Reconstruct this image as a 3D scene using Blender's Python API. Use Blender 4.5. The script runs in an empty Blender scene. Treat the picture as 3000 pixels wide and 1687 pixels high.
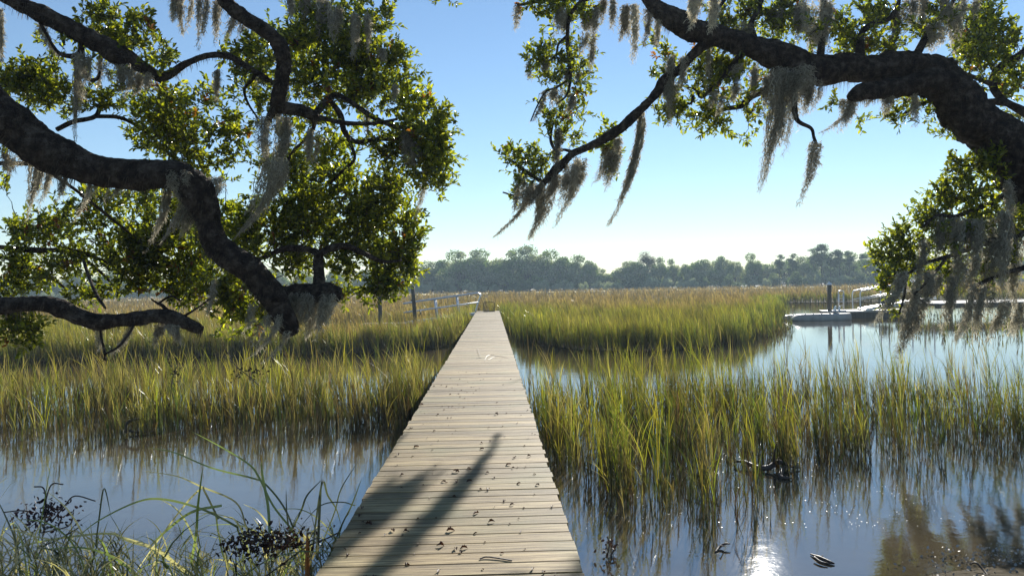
import bpy, math, random
import numpy as np
from mathutils import Vector, Matrix, noise
R = math.radians
rng = np.random.default_rng(11)
random.seed(11)
C = bpy.context.scene.collection
S = bpy.context.scene

# ---------------------------------------------------------------- camera
F, CX, CY = 2300.0, 1500.0, 843.5          # focal length and centre of the 3000 x 1687 photograph, in its pixels
CAMZ, DECK, DX = 2.4, 0.9, -0.25                      # eye and boardwalk heights above the water (z = 0)
cam_d = bpy.data.cameras.new("camera"); cam = bpy.data.objects.new("camera", cam_d); C.objects.link(cam)
cam_d.sensor_width = 36.0; cam_d.lens = 36.0 * F / 3000.0
cam_d.clip_start = 0.1; cam_d.clip_end = 6000
cam.matrix_world = (Matrix.Translation((0, 0, CAMZ)) @ Matrix.Rotation(R(-1.47), 4, 'Z')
                    @ Matrix.Rotation(R(90 - 0.29), 4, 'X') @ Matrix.Rotation(R(-1.08), 4, 'Z'))
S.camera = cam
CM = np.array(cam.matrix_world)[:3, :3]
def P(px, py, D):
    """world point seen at photo pixel (px,py), D metres in front of the camera; arrays welcome"""
    px, py, D = np.broadcast_arrays(np.asarray(px, float), np.asarray(py, float), np.asarray(D, float))
    v = np.stack([(px - CX) / F * D, -(py - CY) / F * D, -D], -1)
    return v @ CM.T + np.array([0, 0, CAMZ])
def G(px, py, z=0.0):
    d = P(px, py, 1.0) - np.array([0, 0, CAMZ]); t = (z - CAMZ) / d[..., 2]
    return np.array([0, 0, CAMZ]) + d * t[..., None]
def proj(p):
    v = (np.asarray(p, float) - np.array([0, 0, CAMZ])) @ CM
    D = -v[..., 2]
    return CX + v[..., 0] / D * F, CY - v[..., 1] / D * F, D
# ---------------------------------------------------------------- sun and sky
d = P(2235, 1768, 1.0) - np.array([0, 0, CAMZ]); d /= np.linalg.norm(d)
SUN = Vector((d[0], d[1], -d[2]))
SUN_EL = math.asin(SUN.z); SUN_AZ = math.atan2(SUN.x, SUN.y)
W = bpy.data.worlds.new("World"); S.world = W; W.use_nodes = True
nt = W.node_tree; bg = nt.nodes['Background']
sky = nt.nodes.new('ShaderNodeTexSky'); sky.sky_type = 'NISHITA'; sky.sun_disc = False
sky.sun_elevation = SUN_EL; sky.sun_rotation = SUN_AZ
sky.air_density = 1.0; sky.dust_density = 0.0; sky.ozone_density = 3.2; sky.altitude = 0
nt.links.new(sky.outputs[0], bg.inputs[0]); bg.inputs[1].default_value = 0.068
sl = bpy.data.lights.new("sun", 'SUN'); sl.energy = 5.0; sl.angle = R(0.5); sl.color = (1, 0.95, 0.86)
so = bpy.data.objects.new("sun", sl); C.objects.link(so); so.rotation_euler = (-SUN).to_track_quat('-Z', 'Y').to_euler()
S.view_settings.view_transform = 'Standard'; S.view_settings.look = 'None'
S.view_settings.exposure = 0.98; S.view_settings.gamma = 1.0
try:
    S.cycles.max_bounces = 8; S.cycles.transmission_bounces = 4; S.cycles.diffuse_bounces = 3
    S.cycles.sample_clamp_indirect = 6; S.cycles.use_denoising = True
except Exception: pass

# ---------------------------------------------------------------- mesh helpers
class MB:
    """collects vertices and faces (numpy) and links them as one mesh object"""
    def __init__(s): s.v = []; s.q = []; s.t = []; s.c = []; s.n = 0
    def add(s, v, quads=None, tris=None, col=None):
        v = np.asarray(v, float).reshape(-1, 3)
        if quads is not None and len(quads): s.q.append(np.asarray(quads, int).reshape(-1, 4) + s.n)
        if tris is not None and len(tris): s.t.append(np.asarray(tris, int).reshape(-1, 3) + s.n)
        if col is None: col = np.ones((len(v), 3)) * 0.5
        s.c.append(np.broadcast_to(np.asarray(col, float).reshape(-1, 3), (len(v), 3)))
        s.v.append(v); s.n += len(v)
    def box(s, c, d, rot=None, col=None, taper=1.0):
        x, y, z = np.array(d) / 2
        v = np.array([[-x, -y, -z], [x, -y, -z], [x, y, -z], [-x, y, -z], [-x*taper, -y*taper, z], [x*taper, -y*taper, z], [x*taper, y*taper, z], [-x*taper, y*taper, z]])
        if rot is not None: v = v @ np.array(rot).T
        s.add(v + np.array(c), [[0, 3, 2, 1], [4, 5, 6, 7], [0, 1, 5, 4], [1, 2, 6, 5], [2, 3, 7, 6], [3, 0, 4, 7]], col=col)
    def bar(s, a, b, r, n=8, col=None, r2=None):
        s.tube([a, b], [r, r if r2 is None else r2], n, col)
    def tube(s, pts, rad, n=8, col=None, rough=0.0, seed=0.0):
        pts = np.asarray(pts, float); m = len(pts); rad = np.asarray(rad, float); rad = np.broadcast_to(rad if rad.ndim == 0 or len(rad) == m else np.interp(np.linspace(0, 1, m), np.linspace(0, 1, len(rad)), rad) if len(rad) > 1 else rad, (m,))
        tg = np.gradient(pts, axis=0); tg /= np.linalg.norm(tg, axis=1)[:, None] + 1e-12
        u = np.cross(tg[0], [0.3, 0.2, 1.0]); u /= np.linalg.norm(u) + 1e-12
        U = []
        for k in range(m):
            u = u - tg[k] * np.dot(u, tg[k]); u /= np.linalg.norm(u) + 1e-12; U.append(u)
        U = np.array(U); Vv = np.cross(tg, U)
        a = np.linspace(0, 2 * math.pi, n, endpoint=False)
        ring = np.cos(a)[None, :, None] * U[:, None] + np.sin(a)[None, :, None] * Vv[:, None]
        rr = rad[:, None] * np.ones((1, n))
        if rough > 0:
            q = pts[:, None] + ring * rr[..., None]
            for i in range(m):
                for j in range(n):
                    p = Vector(q[i, j])
                    rr[i, j] *= 1 + rough * (noise.noise(p * 3.2 + Vector((seed, 0, 0))) * 0.9 + noise.noise(p * 9 + Vector((0, seed, 0))) * 0.55 + noise.noise(p * 26) * 0.3)
        v = (pts[:, None] + ring * rr[..., None]).reshape(-1, 3)
        i = np.arange(m - 1)[:, None] * n; j = np.arange(n)[None]; j2 = (j + 1) % n
        q = np.stack([i + j, i + j2, i + n + j2, i + n + j], -1).reshape(-1, 4)
        v = np.vstack([v, pts[0], pts[-1]])
        t0 = np.stack([np.full(n, m * n), (np.arange(n) + 1) % n, np.arange(n)], -1)
        t1 = np.stack([np.full(n, m * n + 1), (m - 1) * n + np.arange(n), (m - 1) * n + (np.arange(n) + 1) % n], -1)
        s.add(v, q, np.vstack([t0, t1]), col)
    def build(s, name, mat, parent=None, smooth=False):
        v = np.vstack(s.v); me = bpy.data.meshes.new(name)
        q = np.vstack(s.q) if s.q else np.zeros((0, 4), int); t = np.vstack(s.t) if s.t else np.zeros((0, 3), int)
        loops = np.concatenate([q.ravel(), t.ravel()])
        me.vertices.add(len(v)); me.vertices.foreach_set('co', v.astype(np.float32).ravel())
        me.loops.add(len(loops)); me.loops.foreach_set('vertex_index', loops.astype(np.int32))
        st = np.concatenate([np.arange(len(q)) * 4, len(q) * 4 + np.arange(len(t)) * 3])
        me.polygons.add(len(st)); me.polygons.foreach_set('loop_start', st.astype(np.int32))
        try: me.polygons.foreach_set('loop_total', np.concatenate([np.full(len(q), 4), np.full(len(t), 3)]).astype(np.int32))
        except Exception: pass
        me.polygons.foreach_set('use_smooth', np.full(len(st), bool(smooth)))
        c = np.hstack([np.vstack(s.c), np.ones((len(v), 1))]).astype(np.float32)
        at = me.color_attributes.new('Col', 'FLOAT_COLOR', 'POINT'); at.data.foreach_set('color', c.ravel())
        me.update(calc_edges=True); me.validate()
        me.materials.append(mat)
        o = bpy.data.objects.new(name, me); C.objects.link(o)
        if parent is not None: o.parent = parent
        return o
def centre(o, p):
    """move a mesh object's origin to p without moving its surface"""
    me = o.data; me.transform(Matrix.Translation(-Vector(p))); o.location = p
def tag(o, label=None, cat=None, group=None, kind=None):
    if label: o['label'] = label
    if cat: o['category'] = cat
    if group: o['group'] = group
    if kind: o['kind'] = kind
    return o
def empty(name, loc, label, cat, group=None):
    o = bpy.data.objects.new(name, None); C.objects.link(o); o.location = loc; o.empty_display_size = 0.2
    bpy.context.view_layer.update()
    return tag(o, label, cat, group)
def part(mb, name, mat, parent, smooth=False):
    o = mb.build(name, mat, None, smooth); o.data.transform(Matrix.Translation(-parent.location)); o.parent = parent
    return o
def catmull(p, k=6):
    p = np.asarray(p, float); q = np.vstack([2 * p[0] - p[1], p, 2 * p[-1] - p[-2]]); out = []
    for i in range(1, len(q) - 2):
        t = np.linspace(0, 1, k, endpoint=False)[:, None]
        out.append(0.5 * (2 * q[i] + (q[i+1] - q[i-1]) * t + (2*q[i-1] - 5*q[i] + 4*q[i+1] - q[i+2]) * t**2 + (3*q[i] - q[i-1] - 3*q[i+1] + q[i+2]) * t**3))
    return np.vstack(out + [q[-2:-1]])
def ribbons(mb, pts, wid, side, col):
    """pts (N,K,3) wid (N,K) side (N,3) or (N,K,3) col (N,K,3)"""
    N, K = pts.shape[:2]
    if side.ndim == 2: side = side[:, None]
    off = side * wid[..., None] / 2
    v = np.stack([pts - off, pts + off], 2).reshape(-1, 3)
    b = (np.arange(N) * K * 2)[:, None] + (np.arange(K - 1) * 2)[None]
    q = np.stack([b, b + 1, b + 3, b + 2], -1).reshape(-1, 4)
    mb.add(v, q, col=np.repeat(col.reshape(-1, 3), 2, 0))
def inpoly(x, y, poly):
    x = np.asarray(x); y = np.asarray(y); r = np.zeros(x.shape, bool); n = len(poly)
    for i in range(n):
        x1, y1 = poly[i]; x2, y2 = poly[(i + 1) % n]
        c = ((y1 > y) != (y2 > y)) & (x < (x2 - x1) * (y - y1) / (y2 - y1 + 1e-12) + x1); r ^= c
    return r
_ph = rng.uniform(0, 6.28, (4, 12)); _dir = rng.uniform(0, 6.28, 12)
def wave(x, y, s, k=0):
    """cheap smooth 2-D noise, about -1..1"""
    r = 0
    for i in range(6):
        a = _dir[i + (k % 2) * 6]; f = (0.6 + 0.45 * i) / s
        r = r + np.sin((x * math.cos(a) + y * math.sin(a)) * f * 2 + _ph[k % 4, i]) * np.sin((x * math.sin(a * 1.7) - y * math.cos(a * 1.7)) * f * 1.3 + _ph[(k + 1) % 4, i + 6])
    return np.clip(r / 2.2, -1, 1)

# ---------------------------------------------------------------- materials
def mat(name):
    m = bpy.data.materials.new(name); m.use_nodes = True; n = m.node_tree.nodes; l = m.node_tree.links
    return m, n, l, n['Principled BSDF']
def N_(n, t, **kw):
    o = n.new(t)
    for k, v in kw.items():
        if k in o.inputs: o.inputs[k].default_value = v
        else: setattr(o, k, v)
    return o
def ramp(n, stops):
    r = n.new('ShaderNodeValToRGB'); e = r.color_ramp.elements
    while len(e) < len(stops): e.new(0.5)
    for i, (p, c) in enumerate(stops): e[i].position = p; e[i].color = (*c, 1)
    return r
def leafy(name, rough=0.45, trans=0.4, spec=0.5, tint=(1.3, 1.5, 0.5)):
    """vertex-coloured leaf: gloss on the surface, light let through"""
    m, n, l, b = mat(name)
    a = N_(n, 'ShaderNodeVertexColor', layer_name='Col')
    l.new(a.outputs[0], b.inputs['Base Color']); b.inputs['Roughness'].default_value = rough
    b.inputs['Specular IOR Level'].default_value = spec
    mu = N_(n, 'ShaderNodeMix', data_type='RGBA', blend_type='MULTIPLY'); mu.inputs[0].default_value = 1
    l.new(a.outputs[0], mu.inputs[6]); mu.inputs[7].default_value = (*tint, 1)
    t = n.new('ShaderNodeBsdfTranslucent'); l.new(mu.outputs[2], t.inputs[0])
    mx = n.new('ShaderNodeMixShader'); mx.inputs[0].default_value = trans
    l.new(b.outputs[0], mx.inputs[1]); l.new(t.outputs[0], mx.inputs[2]); l.new(mx.outputs[0], n['Material Output'].inputs[0])
    return m
M = {}
M['oak_leaf'] = leafy('oak_leaf', 0.27, 0.5, 0.75, (2.1, 2.1, 0.45))
M['grass'] = leafy('cordgrass', 0.34, 0.45, 0.55, (1.45, 1.45, 0.55))
M['reed'] = leafy('reed', 0.35, 0.45, 0.6, (1.4, 1.45, 0.75))
M['moss'] = leafy('spanish_moss', 0.9, 0.45, 0.1, (1.15, 1.1, 1.0))
M['far_leaf'] = leafy('far_foliage', 0.7, 0.3, 0.3, (1.2, 1.3, 0.8))
M['dead_leaf'] = leafy('dead_leaf', 0.6, 0.15, 0.3, (1.4, 1.0, 0.6))
M_nospec = []
def mk_bark():
    m, n, l, b = mat('bark')
    tc = n.new('ShaderNodeTexCoord')
    ns = N_(n, 'ShaderNodeTexNoise', Scale=9.0, Detail=6.0, Roughness=0.65); l.new(tc.outputs['Object'], ns.inputs['Vector'])
    vo = N_(n, 'ShaderNodeTexVoronoi', Scale=22.0, feature='DISTANCE_TO_EDGE')
    mp = n.new('ShaderNodeMapping'); mp.inputs['Scale'].default_value = (0.6, 1.3, 1.0); l.new(tc.outputs['Object'], mp.inputs[0])
    mi = N_(n, 'ShaderNodeMix', data_type='RGBA'); mi.inputs[0].default_value = 0.12
    l.new(mp.outputs[0], mi.inputs[6]); l.new(ns.outputs['Color'], mi.inputs[7]); l.new(mi.outputs[2], vo.inputs['Vector'])
    cr = ramp(n, [(0.32, (0.014, 0.010, 0.008)), (0.50, (0.060, 0.042, 0.032)), (0.68, (0.17, 0.14, 0.11))]); l.new(ns.outputs[0], cr.inputs[0])
    l.new(cr.outputs[0], b.inputs['Base Color']); b.inputs['Roughness'].default_value = 0.9; b.inputs['Specular IOR Level'].default_value = 0.2
    ad = N_(n, 'ShaderNodeMath', operation='ADD'); sm = N_(n, 'ShaderNodeMath', operation='MINIMUM'); sm.inputs[1].default_value = 0.25
    l.new(vo.outputs[0], sm.inputs[0]); l.new(sm.outputs[0], ad.inputs[0])
    n2 = N_(n, 'ShaderNodeTexNoise', Scale=40.0, Detail=5.0); l.new(tc.outputs['Object'], n2.inputs['Vector'])
    m3 = N_(n, 'ShaderNodeMath', operation='MULTIPLY'); m3.inputs[1].default_value = 0.35; l.new(n2.outputs[0], m3.inputs[0]); l.new(m3.outputs[0], ad.inputs[1])
    bp = N_(n, 'ShaderNodeBump', Strength=1.0, Distance=0.12); l.new(ad.outputs[0], bp.inputs['Height']); l.new(bp.outputs[0], b.inputs['Normal'])
    return m
M['bark'] = mk_bark()
def simple(name, stops, scale=4.0, rough=0.7, bump=0.2, bscale=20.0, metal=0.0, dist=0.01, stretch=(1, 1, 1), detail=5.0):
    m, n, l, b = mat(name)
    tc = n.new('ShaderNodeTexCoord'); mp = n.new('ShaderNodeMapping'); mp.inputs['Scale'].default_value = stretch; l.new(tc.outputs['Object'], mp.inputs[0])
    ns = N_(n, 'ShaderNodeTexNoise', Scale=scale, Detail=detail, Roughness=0.6); l.new(mp.outputs[0], ns.inputs['Vector'])
    cr = ramp(n, stops); l.new(ns.outputs[0], cr.inputs[0]); l.new(cr.outputs[0], b.inputs['Base Color'])
    b.inputs['Roughness'].default_value = rough; b.inputs['Metallic'].default_value = metal
    n2 = N_(n, 'ShaderNodeTexNoise', Scale=bscale, Detail=4.0); l.new(mp.outputs[0], n2.inputs['Vector'])
    bp = N_(n, 'ShaderNodeBump', Strength=bump, Distance=dist); l.new(n2.outputs[0], bp.inputs['Height']); l.new(bp.outputs[0], b.inputs['Normal'])
    return m
M['mud'] = simple('mud', [(0.3, (0.04, 0.032, 0.018)), (0.7, (0.08, 0.062, 0.036))], 1.2, 0.95, 0.6, 9, dist=0.05)
M['mud'].node_tree.nodes['Principled BSDF'].inputs['Specular IOR Level'].default_value = 0.05
M['soil'] = simple('soil', [(0.3, (0.07, 0.06, 0.035)), (0.7, (0.14, 0.12, 0.07))], 0.5, 0.9, 0.6, 5, dist=0.1)
M['pile'] = simple('piling_wood', [(0.3, (0.06, 0.05, 0.035)), (0.7, (0.15, 0.125, 0.09))], 3, 0.85, 0.6, 14, stretch=(3, 3, 0.3))
M['alu'] = simple('aluminium', [(0.3, (0.55, 0.56, 0.58)), (0.7, (0.7, 0.71, 0.72))], 5, 0.38, 0.05, 30, metal=0.7)
M['float'] = simple('float_plastic', [(0.3, (0.25, 0.23, 0.20)), (0.7, (0.42, 0.40, 0.36))], 2.5, 0.5, 0.1, 20)
M['float_deck'] = simple('float_deck', [(0.3, (0.32, 0.29, 0.24)), (0.7, (0.5, 0.46, 0.39))], 3, 0.5, 0.1, 20)
M['wire'] = simple('trap_wire', [(0.3, (0.03, 0.025, 0.02)), (0.7, (0.06, 0.05, 0.035))], 8, 0.7, 0.1, 20)
M['drift'] = simple('driftwood', [(0.3, (0.035, 0.026, 0.02)), (0.7, (0.09, 0.065, 0.05))], 14, 0.6, 0.5, 60, dist=0.005)
M['white'] = simple('white_plastic_and_glints', [(0.3, (0.7, 0.7, 0.7)), (0.7, (0.8, 0.8, 0.8))], 3, 0.4, 0.05, 20)
def mk_wood():
    m, n, l, b = mat('weathered_planks')
    tc = n.new('ShaderNodeTexCoord'); a = N_(n, 'ShaderNodeVertexColor', layer_name='Col')
    # every plank gets its own piece of grain: shift the pattern by the plank's own number
    sc = N_(n, 'ShaderNodeVectorMath', operation='SCALE'); sc.inputs['Scale'].default_value = 37.0; l.new(a.outputs[0], sc.inputs[0])
    ad = N_(n, 'ShaderNodeVectorMath', operation='ADD'); l.new(tc.outputs['Object'], ad.inputs[0]); l.new(sc.outputs[0], ad.inputs[1])
    mp = n.new('ShaderNodeMapping'); mp.inputs['Scale'].default_value = (1.0, 19, 8); l.new(ad.outputs[0], mp.inputs[0])
    g = N_(n, 'ShaderNodeTexNoise', Scale=2.2, Detail=8.0, Roughness=0.72); g.inputs['Distortion'].default_value = 0.6; l.new(mp.outputs[0], g.inputs['Vector'])
    cr = ramp(n, [(0.32, (0.045, 0.028, 0.012)), (0.44, (0.20, 0.138, 0.060)), (0.55, (0.36, 0.262, 0.122)), (0.67, (0.64, 0.50, 0.26))]); l.new(g.outputs[0], cr.inputs[0])
    sx = n.new('ShaderNodeSeparateColor'); l.new(a.outputs[0], sx.inputs[0])
    mr = N_(n, 'ShaderNodeMapRange'); mr.inputs[3].default_value = 0.45; mr.inputs[4].default_value = 1.05; l.new(sx.outputs[0], mr.inputs[0])
    mu = N_(n, 'ShaderNodeMix', data_type='RGBA', blend_type='MULTIPLY'); mu.inputs[0].default_value = 1; l.new(cr.outputs[0], mu.inputs[6])
    cc = n.new('ShaderNodeCombineColor')
    for k in range(3): l.new(mr.outputs[0], cc.inputs[k])
    l.new(cc.outputs[0], mu.inputs[7])
    # algae stains, large soft blotches
    st = N_(n, 'ShaderNodeTexNoise', Scale=1.3, Detail=4.0); l.new(tc.outputs['Object'], st.inputs['Vector'])
    sr = ramp(n, [(0.5, (0, 0, 0)), (0.68, (0.5, 0.5, 0.5))]); l.new(st.outputs[0], sr.inputs[0])
    mg = N_(n, 'ShaderNodeMix', data_type='RGBA'); l.new(sr.outputs[0], mg.inputs[0]); l.new(mu.outputs[2], mg.inputs[6]); mg.inputs[7].default_value = (0.17, 0.165, 0.075, 1)
    l.new(mg.outputs[2], b.inputs['Base Color']); b.inputs['Roughness'].default_value = 0.72; b.inputs['Specular IOR Level'].default_value = 0.3
    bp = N_(n, 'ShaderNodeBump', Strength=0.5, Distance=0.006); l.new(g.outputs[0], bp.inputs['Height']); l.new(bp.outputs[0], b.inputs['Normal'])
    return m
M['wood'] = mk_wood()
def mk_water():
    m, n, l, b = mat('water')
    tc = n.new('ShaderNodeTexCoord')
    ns = N_(n, 'ShaderNodeTexNoise', Scale=0.7, Detail=6.0); l.new(tc.outputs['Object'], ns.inputs['Vector'])
    cr = ramp(n, [(0.35, (0.055, 0.043, 0.023)), (0.65, (0.10, 0.078, 0.046))]); l.new(ns.outputs[0], cr.inputs[0])
    l.new(cr.outputs[0], b.inputs['Base Color']); b.inputs['Roughness'].default_value = 0.025; b.inputs['IOR'].default_value = 2.8
    r1 = N_(n, 'ShaderNodeTexNoise', Scale=3.0, Detail=3.0); l.new(tc.outputs['Object'], r1.inputs['Vector'])
    b1 = N_(n, 'ShaderNodeBump', Strength=0.12, Distance=0.02); l.new(r1.outputs[0], b1.inputs['Height'])
    r2 = N_(n, 'ShaderNodeTexNoise', Scale=28.0, Detail=3.0); l.new(tc.outputs['Object'], r2.inputs['Vector'])
    b2 = N_(n, 'ShaderNodeBump', Strength=0.2, Distance=0.002); l.new(r2.outputs[0], b2.inputs['Height']); l.new(b1.outputs[0], b2.inputs['Normal'])
    l.new(b2.outputs[0], b.inputs['Normal'])
    return m
M['water'] = mk_water()

# ---------------------------------------------------------------- the setting
mb = MB(); mb.add([[-900, -60, 0], [900, -60, 0], [900, 200, 0], [-900, 200, 0]], [[0, 1, 2, 3]])
tag(mb.build('water', M['water']), 'calm brown creek water reflecting blue sky', kind='structure')
mb = MB(); mb.add([[-3000, 186, 0.45], [3000, 186, 0.45], [3000, 4000, 2.0], [-3000, 4000, 2.0]], [[0, 1, 2, 3]])
tag(mb.build('ground', M['soil']), 'far shore behind the marsh', kind='structure')
# marsh banks, outlined in photo pixels on the water level
PR = [(1478, 935), (1520, 980), (1590, 1012), (1700, 1026), (1900, 1031), (2050, 1022), (2150, 1000), (2215, 965), (2255, 922), (2235, 897), (2300, 888), (2600, 884), (3000, 880), (3900, 872)]
PL = [(1396, 930), (1345, 990), (1290, 1018), (1100, 1036), (800, 1042), (400, 1054), (0, 1066), (-600, 1085)]
def bank(edge, far_x):
    g = G(np.array([p[0] for p in edge]), np.array([p[1] for p in edge]))
    pts = [(a[0], a[1]) for a in g]
    return pts + [(far_x, pts[-1][1]), (far_x, 195), (pts[0][0], 195)]
bankR = bank(PR, 330); bankL = bank(PL, -330)
pc = G(np.array([1395., 1462.]), np.array([935., 935.]))
bankC = [(bankL[0][0], bankL[0][1]), (bankR[0][0], bankR[0][1]), (bankR[0][0], 195), (bankL[0][0], 195)]
import bmesh
for nm, poly in (('mudflat', bankR), ('mudflat', bankL), ('mudflat', bankC)):
    bm = bmesh.new(); up = [bm.verts.new((x, y, 0.03)) for x, y in poly]; f = bm.faces.new(up)
    r = bmesh.ops.extrude_face_region(bm, geom=[f])
    for v in r['geom']:
        if isinstance(v, bmesh.types.BMVert): v.co.z -= 0.5
    bmesh.ops.recalc_face_normals(bm, faces=bm.faces); bmesh.ops.triangulate(bm, faces=bm.faces)
    me = bpy.data.meshes.new(nm); bm.to_mesh(me); bm.free(); me.materials.append(M['mud'])
    o = bpy.data.objects.new(nm, me); C.objects.link(o); tag(o, 'dark mud under the marsh grass', kind='structure')
# near shore round the viewer (reaches the frame only at the bottom corners)
mb = MB(); nx, ny = 121, 61
X, Y = np.meshgrid(np.linspace(-30, 30, nx), np.linspace(-14, 16, ny))
edge = 5.75 + 0.35 * np.sin(X * 0.9) + 0.25 * np.sin(X * 2.3 + 1) + np.clip((X - 3.2) * 1.2, 0, 1.05) + np.clip(np.abs(X) - 5.2, 0, 40) * 0.1
edge = np.where(X < -3.6, edge + 0.0, edge)
Z = np.clip((edge - Y) * 0.16, -0.35, 0.55) + 0.03 * np.sin(X * 5 + Y * 3) * np.sin(Y * 6 - X * 2)
mound = 0.9 * np.exp(-(((X - 13.2) / 2.6) ** 2 + ((Y - 14.2) / 3.0) ** 2)) - 0.35
Z = np.maximum(Z, mound)
i = np.arange(ny - 1)[:, None] * nx + np.arange(nx - 1)[None]
mb.add(np.stack([X, Y, Z], -1), np.stack([i, i + 1, i + nx + 1, i + nx], -1).reshape(-1, 4))
tag(mb.build('shore', M['mud'], smooth=True), 'muddy bank at the foot of the boardwalk', kind='structure')

# ---------------------------------------------------------------- marsh grass
def lerp(a, b, t): return a + (b - a) * t
def grass(name, label, base, z0, h, w, lean, col0, col1, leaves=4, mat_=None, K=5, wind=0.13):
    """base (N,2); h,w,lean (N,); every plant: a stem and leaves springing from it"""
    mb = MB(); N = len(base)
    def blades(b3, h, w, ldir, lean, c0, c1, curve):
        n = len(h); t = np.linspace(0, 1, K)[None, :]
        up = h[:, None] * t * (1 - 0.35 * np.clip(lean, 0, 1.6)[:, None] * t)
        out = (h * lean)[:, None] * (0.35 * t + 0.65 * t ** curve)
        p = np.stack([b3[:, 0:1] + out * np.cos(ldir)[:, None], b3[:, 1:2] + out * np.sin(ldir)[:, None], b3[:, 2:3] + up], -1)
        p[..., 0] -= wind * h[:, None] * t ** 1.7
        sd = rng.uniform(0, 2 * math.pi, n); sd = np.where(rng.random(n) < 0.6, sd * 0.15, sd)
        side = np.stack([np.cos(sd), np.sin(sd), np.zeros(n)], -1)
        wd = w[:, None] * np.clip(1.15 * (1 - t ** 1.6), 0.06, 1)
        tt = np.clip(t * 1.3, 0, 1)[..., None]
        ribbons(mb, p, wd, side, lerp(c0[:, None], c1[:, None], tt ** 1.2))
    b3 = np.column_stack([base, z0])
    a = rng.uniform(0, 2 * math.pi, N)
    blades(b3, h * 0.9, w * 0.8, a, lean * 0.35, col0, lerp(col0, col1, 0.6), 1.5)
    for k in range(leaves):
        fr = rng.uniform(0.1, 0.7, N) if leaves > 1 else np.zeros(N)
        st = b3.copy(); st[:, 2] += h * fr
        out = (h * lean * 0.35) * 0.5 * fr
        st[:, 0] += out * np.cos(a) - wind * h * fr ** 1.7 * 0.9; st[:, 1] += out * np.sin(a)
        la = rng.uniform(0, 2 * math.pi, N)
        ll = h * rng.uniform(0.3, 0.62, N) * (1.15 - 0.3 * fr)
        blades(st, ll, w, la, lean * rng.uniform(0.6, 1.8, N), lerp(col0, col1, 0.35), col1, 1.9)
    return tag(mb.build(name, mat_ or M['grass']), label, 'grass', kind='stuff')
def pal(n, cols, probs):
    c = np.array(cols)[rng.choice(len(cols), n, p=np.array(probs) / sum(probs))]
    return np.clip(c * rng.uniform(0.75, 1.25, (n, 1)) + rng.normal(0, 0.008, (n, 3)), 0.005, 1)
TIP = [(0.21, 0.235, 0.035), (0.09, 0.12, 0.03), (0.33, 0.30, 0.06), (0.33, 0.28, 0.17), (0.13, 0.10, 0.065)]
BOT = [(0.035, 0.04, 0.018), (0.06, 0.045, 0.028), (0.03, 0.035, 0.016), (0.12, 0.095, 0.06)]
def near_patch(name, label, poly, n, hmul, pt, seed, dens, lv=4, wmul=1.0):
    n_low = int(n * 2.6); n_main = n; n = n_main + n_low
    g = G(np.array([p[0] for p in poly]), np.array([p[1] for p in poly]))
    wp = [(a[0], a[1]) for a in g]; xs = [a[0] for a in wp]; ys = [a[1] for a in wp]
    out = []
    tot = 0
    while tot < n:
        c = np.column_stack([rng.uniform(min(xs), max(xs), n), rng.uniform(min(ys), max(ys), n)])
        k = inpoly(c[:, 0], c[:, 1], wp) & ((np.abs(c[:, 0] - DX) > 0.82))
        c = c[k]; px, py, D = proj(np.column_stack([c, np.zeros(len(c))]))
        q = dens(px, py) * np.clip(0.45 + 1.1 * wave(c[:, 0], c[:, 1], 0.55, seed) + .5 * wave(c[:, 0], c[:, 1], 1.7, seed + 1), 0.05, 1.3)
        c = c[rng.random(len(c)) < q]; out.append(c); tot += len(c)
    c = np.vstack(out); c = c[rng.permutation(len(c))][:n]; D = c[:, 1]
    h = hmul * np.clip(rng.normal(0.97, 0.22, n) + 0.14 * wave(c[:, 0], c[:, 1], 1.6, seed + 1), 0.35, 1.5)
    h[n_main:] *= rng.uniform(.25, .68, n_low)
    tp = pal(n, TIP, pt); tp[n_main:] = pal(n_low, [(.06, .045, .03), (.03, .028, .017), (.22, .18, .12), (.045, .06, .025)], (4, 5, 1.2, 3)); tone = np.clip(0.5 + 0.6 * wave(c[:, 0], c[:, 1], 1.3, seed + 2), 0, 1)[:, None]
    tp = lerp(tp * np.array([0.85, 0.8, 0.9]), tp * np.array([1.2, 1.25, 0.9]), tone)
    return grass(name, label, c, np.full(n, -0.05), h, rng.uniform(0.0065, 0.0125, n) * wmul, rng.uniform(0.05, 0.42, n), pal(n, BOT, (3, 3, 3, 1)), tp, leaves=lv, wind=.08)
polyR = [(1500, 1195), (1560, 1290), (1640, 1380), (1740, 1440), (1850, 1540), (2060, 1572), (2240, 1520), (2330, 1440), (2450, 1392), (2700, 1352), (3000, 1320), (3400, 1290), (3900, 1215), (3900, 1180), (3000, 1175), (2200, 1180), (1800, 1190)]
near_patch('marsh_grass', 'sparse tall green cordgrass standing in the water right of the boardwalk', polyR, 1450, 1.06, (4, 4, 3, 2, 3), 0,
           lambda px, py: np.clip((1620 - py) / 200, 0.3, 1))
polyL = [(1300, 1175), (1235, 1262), (900, 1270), (600, 1280), (400, 1298), (200, 1318), (0, 1312), (-500, 1330), (-900, 1330), (-700, 1195), (0, 1170), (600, 1160), (1310, 1150)]
near_patch('marsh_grass', 'tan and green cordgrass belt standing in the water left of the boardwalk', polyL, 1600, 1.03, (2, 3, 3, 6, 5), 1,
           lambda px, py: np.clip((1330 - py) / 120, 0.15, 1))
near_patch('marsh_grass', 'thin reedy clumps standing in the channel below the pier at far right', [(2560, 958), (2700, 990), (3000, 1012), (3500, 1020), (3500, 925), (3000, 922), (2700, 925)], 420, .62, (2, 6, 1, 1, 3), 2, lambda px, py: np.ones(len(px)), 4, 2.0)
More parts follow.
